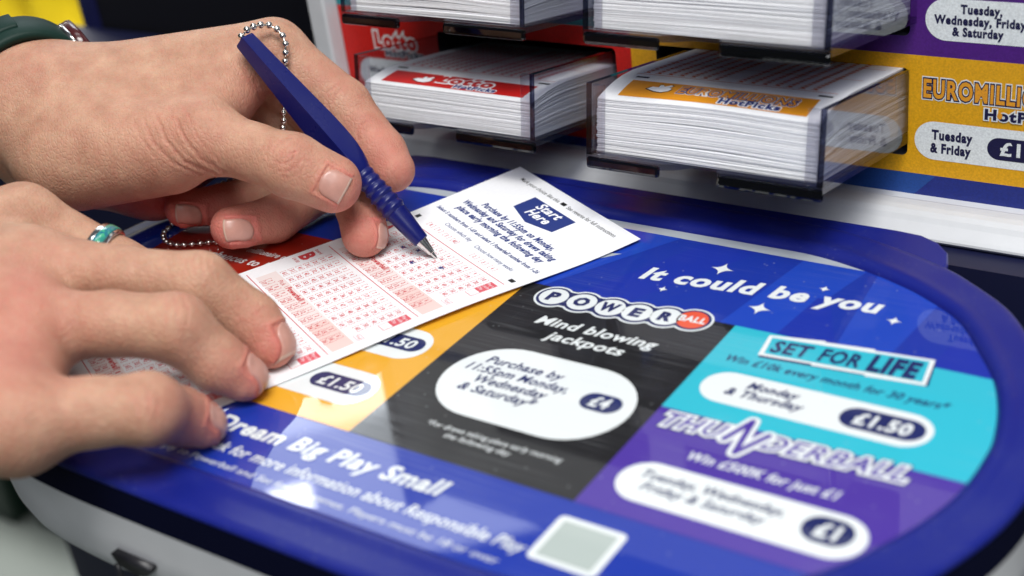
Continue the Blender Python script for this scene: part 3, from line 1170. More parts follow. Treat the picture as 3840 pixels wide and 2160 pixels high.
# cut edges of the paper
b0 = len(pr.V)
per = [(82.5 * i / nx, 0) for i in range(nx)] + [(82.5, -SLEN * j / ny) for j in range(ny)] + [(82.5 - 82.5 * i / nx, -SLEN) for i in range(nx)] + [(0, -SLEN + SLEN * j / ny) for j in range(ny)]
n = len(per)
pr.V += [(x, y, 0) for x, y in per] + [(x, y, -0.1) for x, y in per]
pr.F += [(b0 + i, b0 + (i + 1) % n, b0 + n + (i + 1) % n, b0 + n + i) for i in range(n)]
pr.I += [0] * n
DY = -1.6   # print sits a little low on the sheet


def T_(s, x0, y0, x1, h, mat, bold=0.02, shear=0.0, lv=2, y1=None):
    pr.text(s, x0, -y0 + 0, x1, -(y0 if y1 is None else y1), h, mat, lv, bold, shear)


T_('Mark your choice like this', 9.6, 6.1, 37.2, 1.9, 'p_black', 0.005)
pr.rect(38.6, -6.0, 41.6, -4.3, 'p_black', 2)
T_('See reverse for full instructions', 43.2, 6.3, 74.6, 1.9, 'p_black', 0.005)
pr.poly([(26.6, -19.4), (40.6, -22.8), (54.8, -19.9), (55.2, -9.6), (26.8, -9.6)], 'p_navy', 1)
T_('Start', 33.6, 14.0, 48.8, 3.9, 'paper', 0.03, 0.2)
T_('Here', 33.8, 18.9, 48.0, 3.9, 'paper', 0.03, 0.2)
T_('Purchase by 11:55pm on Monday,', 16.4, 27.8, 66.6, 2.6, 'p_navy', 0.045, 0.18)
T_('Wednesday and Saturday for draws taking', 8.6, 31.8, 73.6, 2.6, 'p_navy', 0.045, 0.18)
T_('place early morning the following day', 10.4, 35.8, 71.8, 2.6, 'p_navy', 0.045, 0.18)
T_('Select 5 numbers from 1-69 and select 1 Powerball number from 1-26', 4.0, 41.0, 78.0, 1.8, 'p_navy', 0.03, 0.1)
T_('Choose which day', 19.0, 45.6, 38.6, 1.9, 'p_navy', 0.0)
T_('Choose how many weeks', 43.4, 46.6, 70.2, 1.9, 'p_navy', 0.0)


def cell(x, y, s, w=4.2, h=2.3, ink='p_red'):
    """a number between square brackets, centred on (x, y)"""
    y = -y
    for sgn in (-1, 1):
        e = x + sgn * w / 2
        pr.rect(min(e, e - sgn * .17), y - h / 2, max(e, e - sgn * .17), y + h / 2, ink, 1)
        for yy in (y - h / 2, y + h / 2 - .16):
            pr.rect(min(e, e - sgn * .85), yy, max(e, e - sgn * .85), yy + .16, ink, 1)
    wd = 0.8 if len(s) == 1 else 2.0
    pr.text(s, x - wd / 2, y - 0.80, x + wd / 2, y - 0.80, 1.62, ink, 1, 0.028)


for k, s in enumerate(('M', 'W', 'S', 'MWS')):
    cell(15.6 + 6.2 * k, 49.4, s if len(s) == 1 else 'All')
for k in range(3):
    cell(50.6 + 6.5 * k, 50.2, str(k + 2))
pr.rect(3.9, -50.6, 6.2, -48.4, 'p_black', 1)
pr.rect(75.4, -51.0, 78.4, -49.2, 'p_black', 1)
PIT = 33.1
for bd in range(5):
    yb = 53.4 + PIT * bd
    pr.rect(3.2, -yb - 0.32, 77.6, -yb, 'p_red', 1)
    L = 'ABCDE'[bd]
    if yb + 8 > SLEN - 4:
        break
    T_('board', 2.6, yb + 5.6, 7.4, 1.3, 'p_red', 0.02)
    pr.text(L, 2.8, -yb - 12.4, 7.8, -yb - 12.4, 5.4, 'p_red', 2, 0.05)
    T_('£4.00', 2.8, yb + 15.0, 7.4, 1.3, 'p_red', 0.01)
    last = min(7, int((SLEN - 6 - yb - 3) / 3.05))
    for n_ in range(1, 70):
        r, c = (n_ - 1) // 10, (n_ - 1) % 10
        if r >= last:
            continue
        cell(12.2 + 6.33 * c, yb + 3.5 + 3.05 * r, str(n_))
    # lucky dip box
    if yb + 14 < SLEN:
        pr.rect(72.6, -yb - 9.2, 77.2, -yb - 2.4, 'p_rose', 1)
        pr.rect(72.6, -yb - 13.0, 77.2, -yb - 9.2, 'p_red', 1)
        pr.rect(72.8, -yb - 12.8, 77.0, -yb - 9.4, 'paper', 2)
        for k, s in enumerate(('Play a', 'Lucky', 'Dip')):
            T_(s, 73.0, yb + 4.4 + 1.9 * k, 76.8 if k < 2 else 75.6, 1.2, 'paper', 0.0)
    if yb + 32 < SLEN:
        y0 = yb + 23.6
        for k in range(10):
            xa = 22.0 + k * 5.52
            pr.rect(xa, -y0 - 8.0, xa + 5.53, -y0, 'p_pink' if k > 5 else 'p_pink2', 0.5)
        pr.rect(8.0, -y0 - 8.0, 22.0, -y0, 'p_pink2', 0.5)
        T_('Pick 1', 16.4, y0 + 2.6, 22.6, 1.7, 'p_red', 0.0)
        T_('Powerball', 23.6, y0 + 2.6, 36.4, 2.1, 'p_red', 0.035)
        for k in range(6):
            cell(38.6 + 6.05 * k, y0 + 2.0, str(k + 1), w=3.6)
        for k in range(10):
            cell(14.0 + 6.1 * k, y0 + 4.6, str(k + 7))
            cell(14.0 + 6.1 * k, y0 + 7.0, str(k + 17))
        pr.rect(72.6, -yb - 22.2, 77.0, -yb - 19.8, 'p_rose', 0.4)
        pr.rect(72.75, -yb - 22.05, 76.85, -yb - 19.95, 'paper', 0.8)
        T_('Void', 73.3, yb + 21.6, 76.4, 1.3, 'p_red', 0.0)
# marks made with the pen
rm = random.Random(4)
for x, y in ((24.9, 66.0), (31.2, 63.0), (38.3, 69.2), (50.3, 63.4)):
    for k in range(9):
        a = rm.uniform(-.9, .9)
        px_, py_ = x + rm.uniform(-.7, .7), -y + rm.uniform(-.5, .5)
        dx, dy = 0.9 * math.cos(a), 0.9 * math.sin(a)
        nx_, ny_ = -dy * .17, dx * .17
        pr.poly([(px_ - dx - nx_, py_ - dy - ny_), (px_ + dx - nx_, py_ + dy - ny_), (px_ + dx + nx_, py_ + dy + ny_), (px_ - dx + nx_, py_ - dy + ny_)], 'p_navy', 2.2 + 0.1 * k)
slip = pr.build('play_slip', slip_map)
tag(slip, 'white play slip with red number grids lying under the pen tip', 'play slip')

# ================================================================== PEN AND CHAIN
tip = np.array([0.0, 0.0, (slip_z(40, 60) + 0.05) / 1000])
tip = cam(1100, 655, 0) + np.array([0, 0, 0.0006])
ptop = cam(614, 99, 1)
ax = ptop - tip
PL = float(np.linalg.norm(ax))
ax /= PL
vf = RC[2]
e1 = -vf + ax * np.dot(vf, ax)
e1 /= np.linalg.norm(e1)      # towards the camera
e2 = np.cross(ax, e1)
pen = thing('pen', 'dark blue plastic pen with ridged grip and steel tip in a hand', 'pen', tip)
sc = PL / 746.0               # metres per picture pixel along the pen


def pen_part(name, secs, mat, n=28, caps=(True, True), smooth=True, crease=True):
    """secs: (distance from the tip in picture pixels, radius mm, squareness 0..1)"""
    mb = MB()
    rings = []
    for s, r, sq in secs:
        c = tip + ax * (s * sc)
        ring = []
        for k in range(n):
            t = 2 * math.pi * k / n
            pw = 2.0 - 0.975 * sq       # 2: round, towards 1: a square standing on its edge
            ct, st = math.cos(t), math.sin(t)
            rad = (abs(ct) ** pw + abs(st) ** pw) ** (-1 / pw)
            ring.append(c + (e1 * ct + e2 * st) * rad * r / 1000)
        rings.append(ring)
    mb.loft(rings, caps=caps)
    o = mb.build(name, mat, pen, smooth=smooth)
    if smooth and crease:
        try:
            o.data.set_sharp_from_angle(angle=math.radians(32))
        except Exception:
            pass
    return o


pen_part('steel_tip', [(0, 0.25, 0), (3, 0.55, 0), (14, 0.75, 0), (19, 0.95, 0), (20, 1.25, 0), (62, 2.25, 0), (68, 2.3, 0)], STEEL)
fer = [(60, 2.55, 0), (61, 2.9, 0), (64, 3.0, 0), (110, 3.55, 0), (158, 4.15, 0), (160, 4.0, 0)]
pen_part('ferrule', fer, PENB)
gr = []
for k in range(6):
    s0 = 160 + k * 22
    big = 4.75 - 0.06 * k
    if k == 2:
        big = 4.9
    for q in range(9):
        u = q / 8
        gr.append((s0 + u * 22, 4.05 - 0.05 * k + (big - 4.05) * (0.5 - 0.5 * math.cos(2 * math.pi * u)), 0))
gr.append((294, 3.6, 0.0))
pen_part('grip', gr, PENB, n=48, crease=False)
pen_part('barrel', [(288, 3.7, 0.1), (306, 4.7, 0.35), (330, 5.5, 0.75), (362, 6.1, 0.95), (400, 6.3, 1.0), (450, 6.15, 1.0), (520, 5.6, 1.0), (600, 4.95, 1.0), (680, 4.3, 1.0),
                    (742, 3.85, 1.0), (746, 3.6, 1.0)], PENB, n=96)

# ball chain
cp = [cam(607, 92, 0), cam(623, 74, 0), cam(646, 65, 3), cam(669, 62, 5), cam(690, 69, 6), cam(706, 83, 6), cam(716, 101, 6), cam(719, 123, 6), cam(717, 148, 7), cam(718, 170, 9),
      cam(716, 225, 12), cam(714, 280, 13), cam(714, 306, 13), cam(700, 360, 22), cam(640, 430, 46), cam(520, 480, 62), cam(450, 530, 58), pz(434, 562, 2.2), pz(424, 574, 1.4), pz(412, 588, 1.4), pz(414, 603, 1.4), pz(428, 613, 1.4),
      pz(446, 616, 1.4), pz(467, 616, 1.4), pz(492, 614, 1.4), pz(516, 611, 1.4), pz(560, 606, 1.4), pz(640, 590, 1.4)]
dense = []
for i in range(len(cp) - 1):
    p0, p1, p2, p3 = cp[max(i - 1, 0)], cp[i], cp[i + 1], cp[min(i + 2, len(cp) - 1)]
    for k in range(20):
        t = k / 20
        dense.append(0.5 * (2 * p1 + (p2 - p0) * t + (2 * p0 - 5 * p1 + 4 * p2 - p3) * t * t + (3 * p1 - p0 - 3 * p2 + p3) * t ** 3))
dense.append(cp[-1])
dense = np.array(dense)
seg = np.r_[0, np.cumsum(np.linalg.norm(np.diff(dense, axis=0), axis=1))]
step = 0.0032
pos = np.arange(0, seg[-1], step)
beads = np.stack([np.interp(pos, seg, dense[:, k]) for k in range(3)], 1)
mb = MB()
nu, nv = 12, 8
for c in beads:
    V, F = [], []
    for j in range(1, nv):
        th = math.pi * j / nv
        for i in range(nu):
            a = 2 * math.pi * i / nu
            V.append(c + 0.00132 * np.array([math.sin(th) * math.cos(a), math.sin(th) * math.sin(a), math.cos(th)]))
    V += [c + np.array([0, 0, 0.00132]), c - np.array([0, 0, 0.00132])]
    for j in range(nv - 2):
        for i in range(nu):
            k = (i + 1) % nu
            F.append((j * nu + i, (j + 1) * nu + i, (j + 1) * nu + k, j * nu + k))
    tp, bt = len(V) - 2, len(V) - 1
    for i in range(nu):
        k = (i + 1) % nu
        F.append((tp, i, k))
        F.append((bt, (nv - 2) * nu + k, (nv - 2) * nu + i))
    mb.add(V, F)
tube(mb, beads, 0.00036, n=6)
tag(mb.build('ball_chain', NICKEL, None, smooth=True), 'silver ball chain looped from the pen end down to the counter', 'chain')

# ================================================================== PERSON: two hands
def seg_d(P, a, b, r1, r2):
    ba = (b - a).astype(np.float32)
    pa = P - a.astype(np.float32)
    t = np.clip(pa @ ba / np.dot(ba, ba), 0, 1)
    q = pa - t[:, None] * ba
    return np.sqrt(np.einsum('ij,ij->i', q, q)) - (r1 + (r2 - r1) * t)


def smin(a, b, k):
    h = np.maximum(k - np.abs(a - b), 0) / k
    return np.minimum(a, b) - h * h * k * 0.25


class Hand:
    """a hand described by bones with a radius at each end (millimetres), blended into one skin"""

    def __init__(self, palm, fingers, kp=10.0, kf=6.0, kj=2.5, between=1.6):
        self.palm = palm            # [(a, b, ra, rb)]
        self.fingers = fingers      # {name: [(point, radius), ...]}
        self.kp, self.kf, self.kj, self.bt = kp, kf, kj, between
        self.grooves = []

    def sdf(self, P):
        P = P.astype(np.float32)
        d = None
        for a, b, ra, rb in self.palm:
            s = seg_d(P, a, b, ra / 1000, rb / 1000)
            d = s if d is None else smin(d, s, self.kp / 1000)
        out = None
        for J in self.fingers.values():
            f = None
            for (a, ra), (b, rb) in zip(J, J[1:]):
                s = seg_d(P, a, b, ra / 1000, rb / 1000)
                f = s if f is None else smin(f, s, self.kj / 1000)
            u = smin(d, f, self.kf / 1000)
            out = u if out is None else smin(out, u, self.bt / 1000)
        return out

    def grad(self, P, e=0.0004):
        g = np.zeros_like(P)
        for k in range(3):
            o = np.zeros(3)
            o[k] = e
            g[:, k] = self.sdf(P + o) - self.sdf(P - o)
        return g / (np.linalg.norm(g, axis=1)[:, None] + 1e-12)

    def mesh(self, lo, hi, h):
        n = [int(math.ceil((hi[k] - lo[k]) / h)) + 1 for k in range(3)]
        g = [lo[k] + h * np.arange(n[k]) for k in range(3)]
        val = np.empty(n, np.float32)
        Y, Z = np.meshgrid(g[1], g[2], indexing='ij')
        yz = np.stack([Y.ravel(), Z.ravel()], 1)
        step = 12
        for i in range(0, n[0], step):
            xs = g[0][i:i + step]
            P = np.empty((len(xs), len(yz), 3), np.float32)
            P[:, :, 0] = xs[:, None]
            P[:, :, 1:] = yz[None]
            val[i:i + step] = self.sdf(P.reshape(-1, 3)).reshape(len(xs), n[1], n[2])
        ins_ = val < 0
        # surface nets
        c = [ins_[i:n[0] - 1 + i, j:n[1] - 1 + j, k:n[2] - 1 + k] for i in (0, 1) for j in (0, 1) for k in (0, 1)]
        cnt = sum(x.astype(np.int8) for x in c)
        act = (cnt > 0) & (cnt < 8)
        idx = -np.ones(act.shape, np.int64)
        A = np.argwhere(act)
        idx[tuple(A.T)] = np.arange(len(A))
        acc = np.zeros((len(A), 3))
        num = np.zeros(len(A))
        offs = [(i, j, k) for i in (0, 1) for j in (0, 1) for k in (0, 1)]
        for a in range(8):
            for b in range(a + 1, 8):
                df = np.abs(np.array(offs[a]) - np.array(offs[b]))
                if df.sum() != 1:
                    continue
                va = val[A[:, 0] + offs[a][0], A[:, 1] + offs[a][1], A[:, 2] + offs[a][2]]
                vb = val[A[:, 0] + offs[b][0], A[:, 1] + offs[b][1], A[:, 2] + offs[b][2]]
                m = (va < 0) != (vb < 0)
                t = np.where(m, va / np.where(va - vb == 0, 1, va - vb), 0)
                p = np.array(offs[a]) + t[:, None] * (np.array(offs[b]) - np.array(offs[a]))
                acc += p * m[:, None]
                num += m
        V = np.array(lo) + h * (A + acc / num[:, None])
        Q = []
        for axis in range(3):
            s0 = [slice(0, n[k]) for k in range(3)]
            s1 = [slice(0, n[k]) for k in range(3)]
            s0[axis] = slice(0, n[axis] - 1)
            s1[axis] = slice(1, n[axis])
            a_, b_ = ins_[tuple(s0)], ins_[tuple(s1)]
            E_ = np.argwhere(a_ != b_)
            o1, o2 = [(k) for k in range(3) if k != axis]
            ok = (E_[:, o1] > 0) & (E_[:, o2] > 0) & (E_[:, o1] < n[o1] - 1) & (E_[:, o2] < n[o2] - 1)
            E_ = E_[ok]
            inside = a_[tuple(E_.T)]
            q = []
            for d1, d2 in ((-1, -1), (0, -1), (0, 0), (-1, 0)):
                e = E_.copy()
                e[:, o1] += d1
                e[:, o2] += d2
                q.append(idx[tuple(e.T)])
            q = np.stack(q, 1)
            flip = inside if axis != 1 else ~inside
            q[~flip] = q[~flip][:, ::-1]
            Q.append(q)
        return V, np.concatenate(Q)


def skin_material():
    m, nt, b = nmat('skin')
    L = nt.links.new
    tc = nt.nodes.new('ShaderNodeTexCoord')
    at = nt.nodes.new('ShaderNodeAttribute')
    at.attribute_name = 'blush'
    n1 = nt.nodes.new('ShaderNodeTexNoise')
    n1.inputs['Scale'].default_value = 90
    n1.inputs['Detail'].default_value = 6
    n1.inputs['Roughness'].default_value = 0.65
    L(tc.outputs['Object'], n1.inputs['Vector'])
    r1 = nt.nodes.new('ShaderNodeValToRGB')
    r1.color_ramp.elements[0].position = 0.30
    r1.color_ramp.elements[0].color = (0.385, 0.205, 0.132, 1)
    r1.color_ramp.elements[1].position = 0.70
    r1.color_ramp.elements[1].color = (0.555, 0.345, 0.232, 1)
    L(n1.outputs['Fac'], r1.inputs['Fac'])
    n2 = nt.nodes.new('ShaderNodeTexNoise')
    n2.inputs['Scale'].default_value = 420
    n2.inputs['Detail'].default_value = 3
    L(tc.outputs['Object'], n2.inputs['Vector'])
    mr2 = nt.nodes.new('ShaderNodeMapRange')
    mr2.inputs['From Min'].default_value = 0.35
    mr2.inputs['From Max'].default_value = 0.75
    mr2.inputs['To Max'].default_value = 0.22
    L(n2.outputs['Fac'], mr2.inputs['Value'])
    ad = nt.nodes.new('ShaderNodeMath')
    ad.operation = 'ADD'
    ad.use_clamp = True
    L(at.outputs['Fac'], ad.inputs[0])
    L(mr2.outputs['Result'], ad.inputs[1])
    mx = nt.nodes.new('ShaderNodeMix')
    mx.data_type = 'RGBA'
    mx.inputs['B'].default_value = (0.54, 0.165, 0.135, 1)
    L(ad.outputs[0], mx.inputs['Factor'])
    L(r1.outputs['Color'], mx.inputs['A'])
    L(mx.outputs['Result'], b.inputs['Base Color'])
    b.inputs['Roughness'].default_value = 0.55
    b.inputs['Specular IOR Level'].default_value = 0.28
    b.inputs['Subsurface Weight'].default_value = 0.28
    b.inputs['Subsurface Radius'].default_value = (0.0036, 0.0014, 0.0008)
    b.inputs['Subsurface Scale'].default_value = 1.0
    # pores and fine criss-cross lines
    vo = nt.nodes.new('ShaderNodeTexVoronoi')
    vo.feature = 'DISTANCE_TO_EDGE'
    vo.inputs['Scale'].default_value = 780
    mp = nt.nodes.new('ShaderNodeMapping')
    mp.inputs['Scale'].default_value = (1.0, 1.0, 0.55)
    mp.inputs['Rotation'].default_value = (0.3, 0.5, 0.4)
    L(tc.outputs['Object'], mp.inputs['Vector'])
    nw = nt.nodes.new('ShaderNodeTexNoise')
    nw.inputs['Scale'].default_value = 260
    L(mp.outputs['Vector'], nw.inputs['Vector'])
    vm = nt.nodes.new('ShaderNodeVectorMath')
    vm.operation = 'MULTIPLY_ADD'
    vm.inputs[1].default_value = (0.0016, 0.0016, 0.0016)
    L(nw.outputs['Color'], vm.inputs[0])
    L(mp.outputs['Vector'], vm.inputs[2])
    L(vm.outputs['Vector'], vo.inputs['Vector'])
    sq = nt.nodes.new('ShaderNodeMapRange')
    sq.inputs['From Max'].default_value = 0.22
    L(vo.outputs['Distance'], sq.inputs['Value'])
    bp = nt.nodes.new('ShaderNodeBump')
    bp.inputs['Strength'].default_value = 0.62
    bp.inputs['Distance'].default_value = 0.00018
    L(sq.outputs['Result'], bp.inputs['Height'])
    n3 = nt.nodes.new('ShaderNodeTexNoise')
    n3.inputs['Scale'].default_value = 240
    n3.inputs['Detail'].default_value = 4
    L(tc.outputs['Object'], n3.inputs['Vector'])
    bp2 = nt.nodes.new('ShaderNodeBump')
    bp2.inputs['Strength'].default_value = 0.38
    bp2.inputs['Distance'].default_value = 0.0005
    L(n3.outputs['Fac'], bp2.inputs['Height'])
    L(bp.outputs['Normal'], bp2.inputs['Normal'])
    L(bp2.outputs['Normal'], b.inputs['Normal'])
    return m


SKIN = skin_material()
NAIL = prin('nail', (0.50, 0.265, 0.215), rough=0.36, coat=0.10, var=0.06, vscale=400, bump=0.06, bscale=900)
NAILB = NAIL.node_tree.nodes['Principled BSDF']
NAILB.inputs['Subsurface Weight'].default_value = 0.2
NAILB.inputs['Subsurface Radius'].default_value = (0.002, 0.001, 0.0007)
NAILTIP = prin('nail_edge', (0.60, 0.43, 0.34), rough=0.4)


def on_surface(hand, P, D, n=60):
    """march points along D until they meet the skin"""
    P = P.copy()
    P0 = P.copy()
    for _ in range(n):
        P = P + D * hand.sdf(P)[:, None] * 0.9
        P = np.where((np.linalg.norm(P - P0, axis=1) > 0.02)[:, None], P0 + D * 0.011, P)
    for _ in range(4):
        P = P - hand.grad(P) * hand.sdf(P)[:, None]
    return P


def nail_frame(hand, base, tipp, side_px, facing):
    """a patch frame from picture points: base middle, free-edge middle, half width (m), direction it faces"""
    b, t, = base, tipp
    u = t - b
    L = np.linalg.norm(u)
    u /= L
    nrm = facing - u * np.dot(facing, u)
    nrm /= np.linalg.norm(nrm)
    v = np.cross(nrm, u)
    return dict(c=(b + t) / 2, u=u, v=v, n=nrm, L=L / 2, W=side_px)


def nail_shape(fr, s, t):
    """s in -1..1 along (base to free edge), t in -1..1 across: rounded base, gently rounded free edge"""
    ww = fr['W'] * (1 - 0.30 * np.clip(-s - 0.35, 0, 1) ** 1.5 * 1.6)
    bend = np.where(s < 0, -0.22 * t * t * s * -1 * 0 + s + (-s) * 0.26 * t * t * (s < 0), s - 0.07 * t * t)
    return fr['c'] + fr['u'] * (bend * fr['L'])[:, None] + fr['v'] * (t * ww)[:, None]


def make_nail(hand, fr, parent):
    ns, nt_ = 17, 15
    s, t = np.meshgrid(np.linspace(-1, 1.04, ns), np.linspace(-1, 1, nt_), indexing='ij')
    s, t = s.ravel(), t.ravel()
    P = nail_shape(fr, s, t) + fr['n'] * 0.010
    D = np.repeat(-fr['n'][None], len(P), 0)
    Q = on_surface(hand, P, D)
    edge = np.maximum(np.abs(t), np.where(s < 0, -s, 0))
    lift = 0.00030 * (1 - np.clip((edge - 0.72) / 0.28, 0, 1) ** 2 * 0.75) + 0.00025 * np.clip(s, 0, 1)
    g = hand.grad(Q)
    g = 0.6 * g + 0.4 * fr['n']
    g /= np.linalg.norm(g, axis=1)[:, None]
    top = Q + g * lift[:, None]
    low = Q - g * 0.0007
    N = len(top)
    F, I = [], []
    for i in range(ns - 1):
        for j in range(nt_ - 1):
            a = i * nt_ + j
            F.append((a, a + nt_, a + nt_ + 1, a + 1))
            I.append(1 if i >= ns - 2 else 0)
    per = [j for j in range(nt_)] + [i * nt_ + nt_ - 1 for i in range(1, ns)] + [(ns - 1) * nt_ + j for j in range(nt_ - 2, -1, -1)] + [i * nt_ for i in range(ns - 2, 0, -1)]
    for k in range(len(per)):
        a, b = per[k], per[(k + 1) % len(per)]
        F.append((a, b, N + b, N + a))
        I.append(1 if a >= (ns - 1) * nt_ and b >= (ns - 1) * nt_ else 0)
    return mesh_obj('fingernail', np.concatenate([top, low]), F, [NAIL, NAILTIP], I, parent, smooth=True)


def poly_dist(P, L):
    d = np.full(len(P), 1e9)
    L = [np.array(q, float) for q in L]
    for a, b in zip(L, L[1:]):
        ba = b - a
        t = np.clip((P - a) @ ba / max(1e-9, ba @ ba), 0, 1)
        d = np.minimum(d, np.linalg.norm(P - a - t[:, None] * ba, axis=1))
    return d


def build_hand(hand, lo, hi, h, parent, label, creases, blush, nails):
    V, Q = hand.mesh(lo, hi, h)
    for _ in range(2):
        V = V - hand.grad(V) * hand.sdf(V)[:, None]
    me = bpy.data.meshes.new('hand')
    me.from_pydata(V.tolist(), [], Q.tolist())
    o = bpy.data.objects.new('hand', me)
    COL.objects.link(o)
    md = o.modifiers.new('s', 'SUBSURF')
    md.levels = md.render_levels = 1
    dg = bpy.context.evaluated_depsgraph_get()
    dg.update()
    me2 = bpy.data.meshes.new_from_object(o.evaluated_get(dg))
    o.modifiers.clear()
    o.data = me2
    bpy.data.meshes.remove(me)
    me2.name = 'hand'
    n = len(me2.vertices)
    V = np.empty(n * 3)
    me2.vertices.foreach_get('co', V)
    V = V.reshape(-1, 3)
    G = hand.grad(V)
    px, dep = proj(V)
    view = V - CAM
    view /= np.linalg.norm(view, axis=1)[:, None]
    front = np.clip(-(G * view).sum(1) / 0.35, 0, 1)
    disp = np.zeros(n)
    red = np.zeros(n)
    for L, amp, wid, rng in creases:
        m = (dep > rng[0]) & (dep < rng[1])
        d = poly_dist(px[m] + 0.7 * np.sin(px[m][:, ::-1] * 0.21 + px[m] * 0.05) , L)
        disp[m] += 0.45 * amp / 1000 * (-np.exp(-(d / wid) ** 2) + 0.35 * np.exp(-((d - 2.1 * wid) / wid) ** 2)) * front[m]
        red[m] += 0.14 * np.exp(-(d / (wid * 0.9)) ** 2) * front[m]
    for c, r, a in blush:
        dd = np.linalg.norm(V - c, axis=1)
        red += a * np.exp(-(dd / (r / 1000)) ** 2)
    frames = []
    for fr in nails:
        q = V - fr['c']
        s, t, z = q @ fr['u'] / fr['L'], q @ fr['v'] / fr['W'], q @ fr['n']
        m = (G @ fr['n'] > -0.1) & (z > -0.012) & (z < 0.012)
        ex = np.maximum(np.abs(t) - 1, np.where(s < 0, -s - 1, -9)) * fr['W'] * 1000    # mm outside the nail fold
        ex2 = np.where((s > -1.5) & (s < 0.95), ex, 9)
        fold = np.exp(-((ex2 - 0.9) / 0.75) ** 2) * 0.45 - 0.30 * np.exp(-((ex2) / 0.35) ** 2)
        disp[m] += fold[m] / 1000
        red[m] += 0.30 * np.exp(-((ex2[m] - 0.5) / 1.2) ** 2)
    V = V + G * disp[:, None]
    me2.vertices.foreach_set('co', V.ravel())
    at = me2.attributes.new('blush', 'FLOAT', 'POINT')
    at.data.foreach_set('value', np.clip(red, 0, 0.95).astype(np.float32))
    me2.materials.clear()
    me2.materials.append(SKIN)
    me2.polygons.foreach_set('use_smooth', np.ones(len(me2.polygons), dtype=bool))
    me2.update()
    o.parent = parent
    o.matrix_parent_inverse = parent.matrix_world.inverted()
    o['label'] = label
    for fr in nails:
        make_nail(hand, fr, o)
    return o


person = thing('person', 'person of whom only the hands show, one writing, one holding the slip', 'person', (-0.09, -0.05, 0.03))

# ---------------------------------------------------------------- left hand with the pen
c_ = cam
A_ = RC.T @ np.array([-.54, -.45, .71])
A_ /= np.linalg.norm(A_)
wc = c_(95, 262, 26)
A2 = RC.T @ np.array([-.82, -.06, .57])
palm = [
    (wc, wc + A_ * .020, 22.0, 22.5), (wc + A_ * .012, wc + A2 * .15, 21.5, 25),
    (c_(58, 325, 28), c_(58, 325, 28) + A2 * .15, 15.5, 20),
    (c_(95, 275, 26), c_(230, 275, 22), 20.5, 18.5),
    (c_(170, 232, 22), c_(690, 129, 22), 15.0, 11.2),
    (c_(200, 255, 34), c_(690, 182, 40), 14, 11),
    (c_(200, 295, 44), c_(650, 257, 52), 13, 10),
    (c_(190, 340, 48), c_(580, 335, 60), 12, 9.5),
    (c_(190, 380, 10), c_(520, 348, -4), 18.5, 12.2),
    (c_(170, 395, 16), c_(430, 405, 4), 18.0, 10.2),
    (c_(120, 418, 36), c_(385, 457, 46), 14.0, 12.2),
    (c_(385, 457, 46), c_(580, 337, 60), 12.2, 9.5),
    (c_(505, 305, 6), c_(592, 205, 20), 10.0, 9.0),
    (c_(240, 300, 17), c_(545, 238, 17), 16.0, 11.8),
]
fing = {
    'index': [(c_(690, 129, 22), 11.2), (c_(866, 264, 21), 9.8), (c_(960, 383, 16), 8.9), (c_(988, 428, 13), 8.3)],
    'middle': [(c_(690, 182, 40), 11), (c_(898, 378, 36), 9.6), (c_(906, 520, 16), 8.9), (c_(917, 590, 6), 8.4)],
    'ring': [(c_(650, 257, 52), 10), (c_(812, 468, 42), 9.4), (c_(690, 552, 26), 8.6), (c_(584, 573, 14), 8.0)],
    'little': [(c_(580, 335, 60), 9.5), (c_(690, 480, 56), 8.6), (c_(560, 515, 42), 7.8), (c_(462, 525, 32), 7.2)],
    'thumb': [(c_(520, 348, -4), 12.2), (c_(640, 384, -10), 10.1), (c_(735, 416, -14), 11.2), (c_(836, 462, -13), 10.3)],
}
lh = Hand(palm, fing)
cam_n = lambda p: (CAM - p) / np.linalg.norm(CAM - p)


def nf(hand, b, t, w_px, d, tilt=(0, 0, 0)):
    pb, pt = c_(b[0], b[1], d), c_(t[0], t[1], d)
    f = cam_n(pb) + np.array(tilt)
    return nail_frame(hand, pb, pt, w_px * 0.000143, f / np.linalg.norm(f))


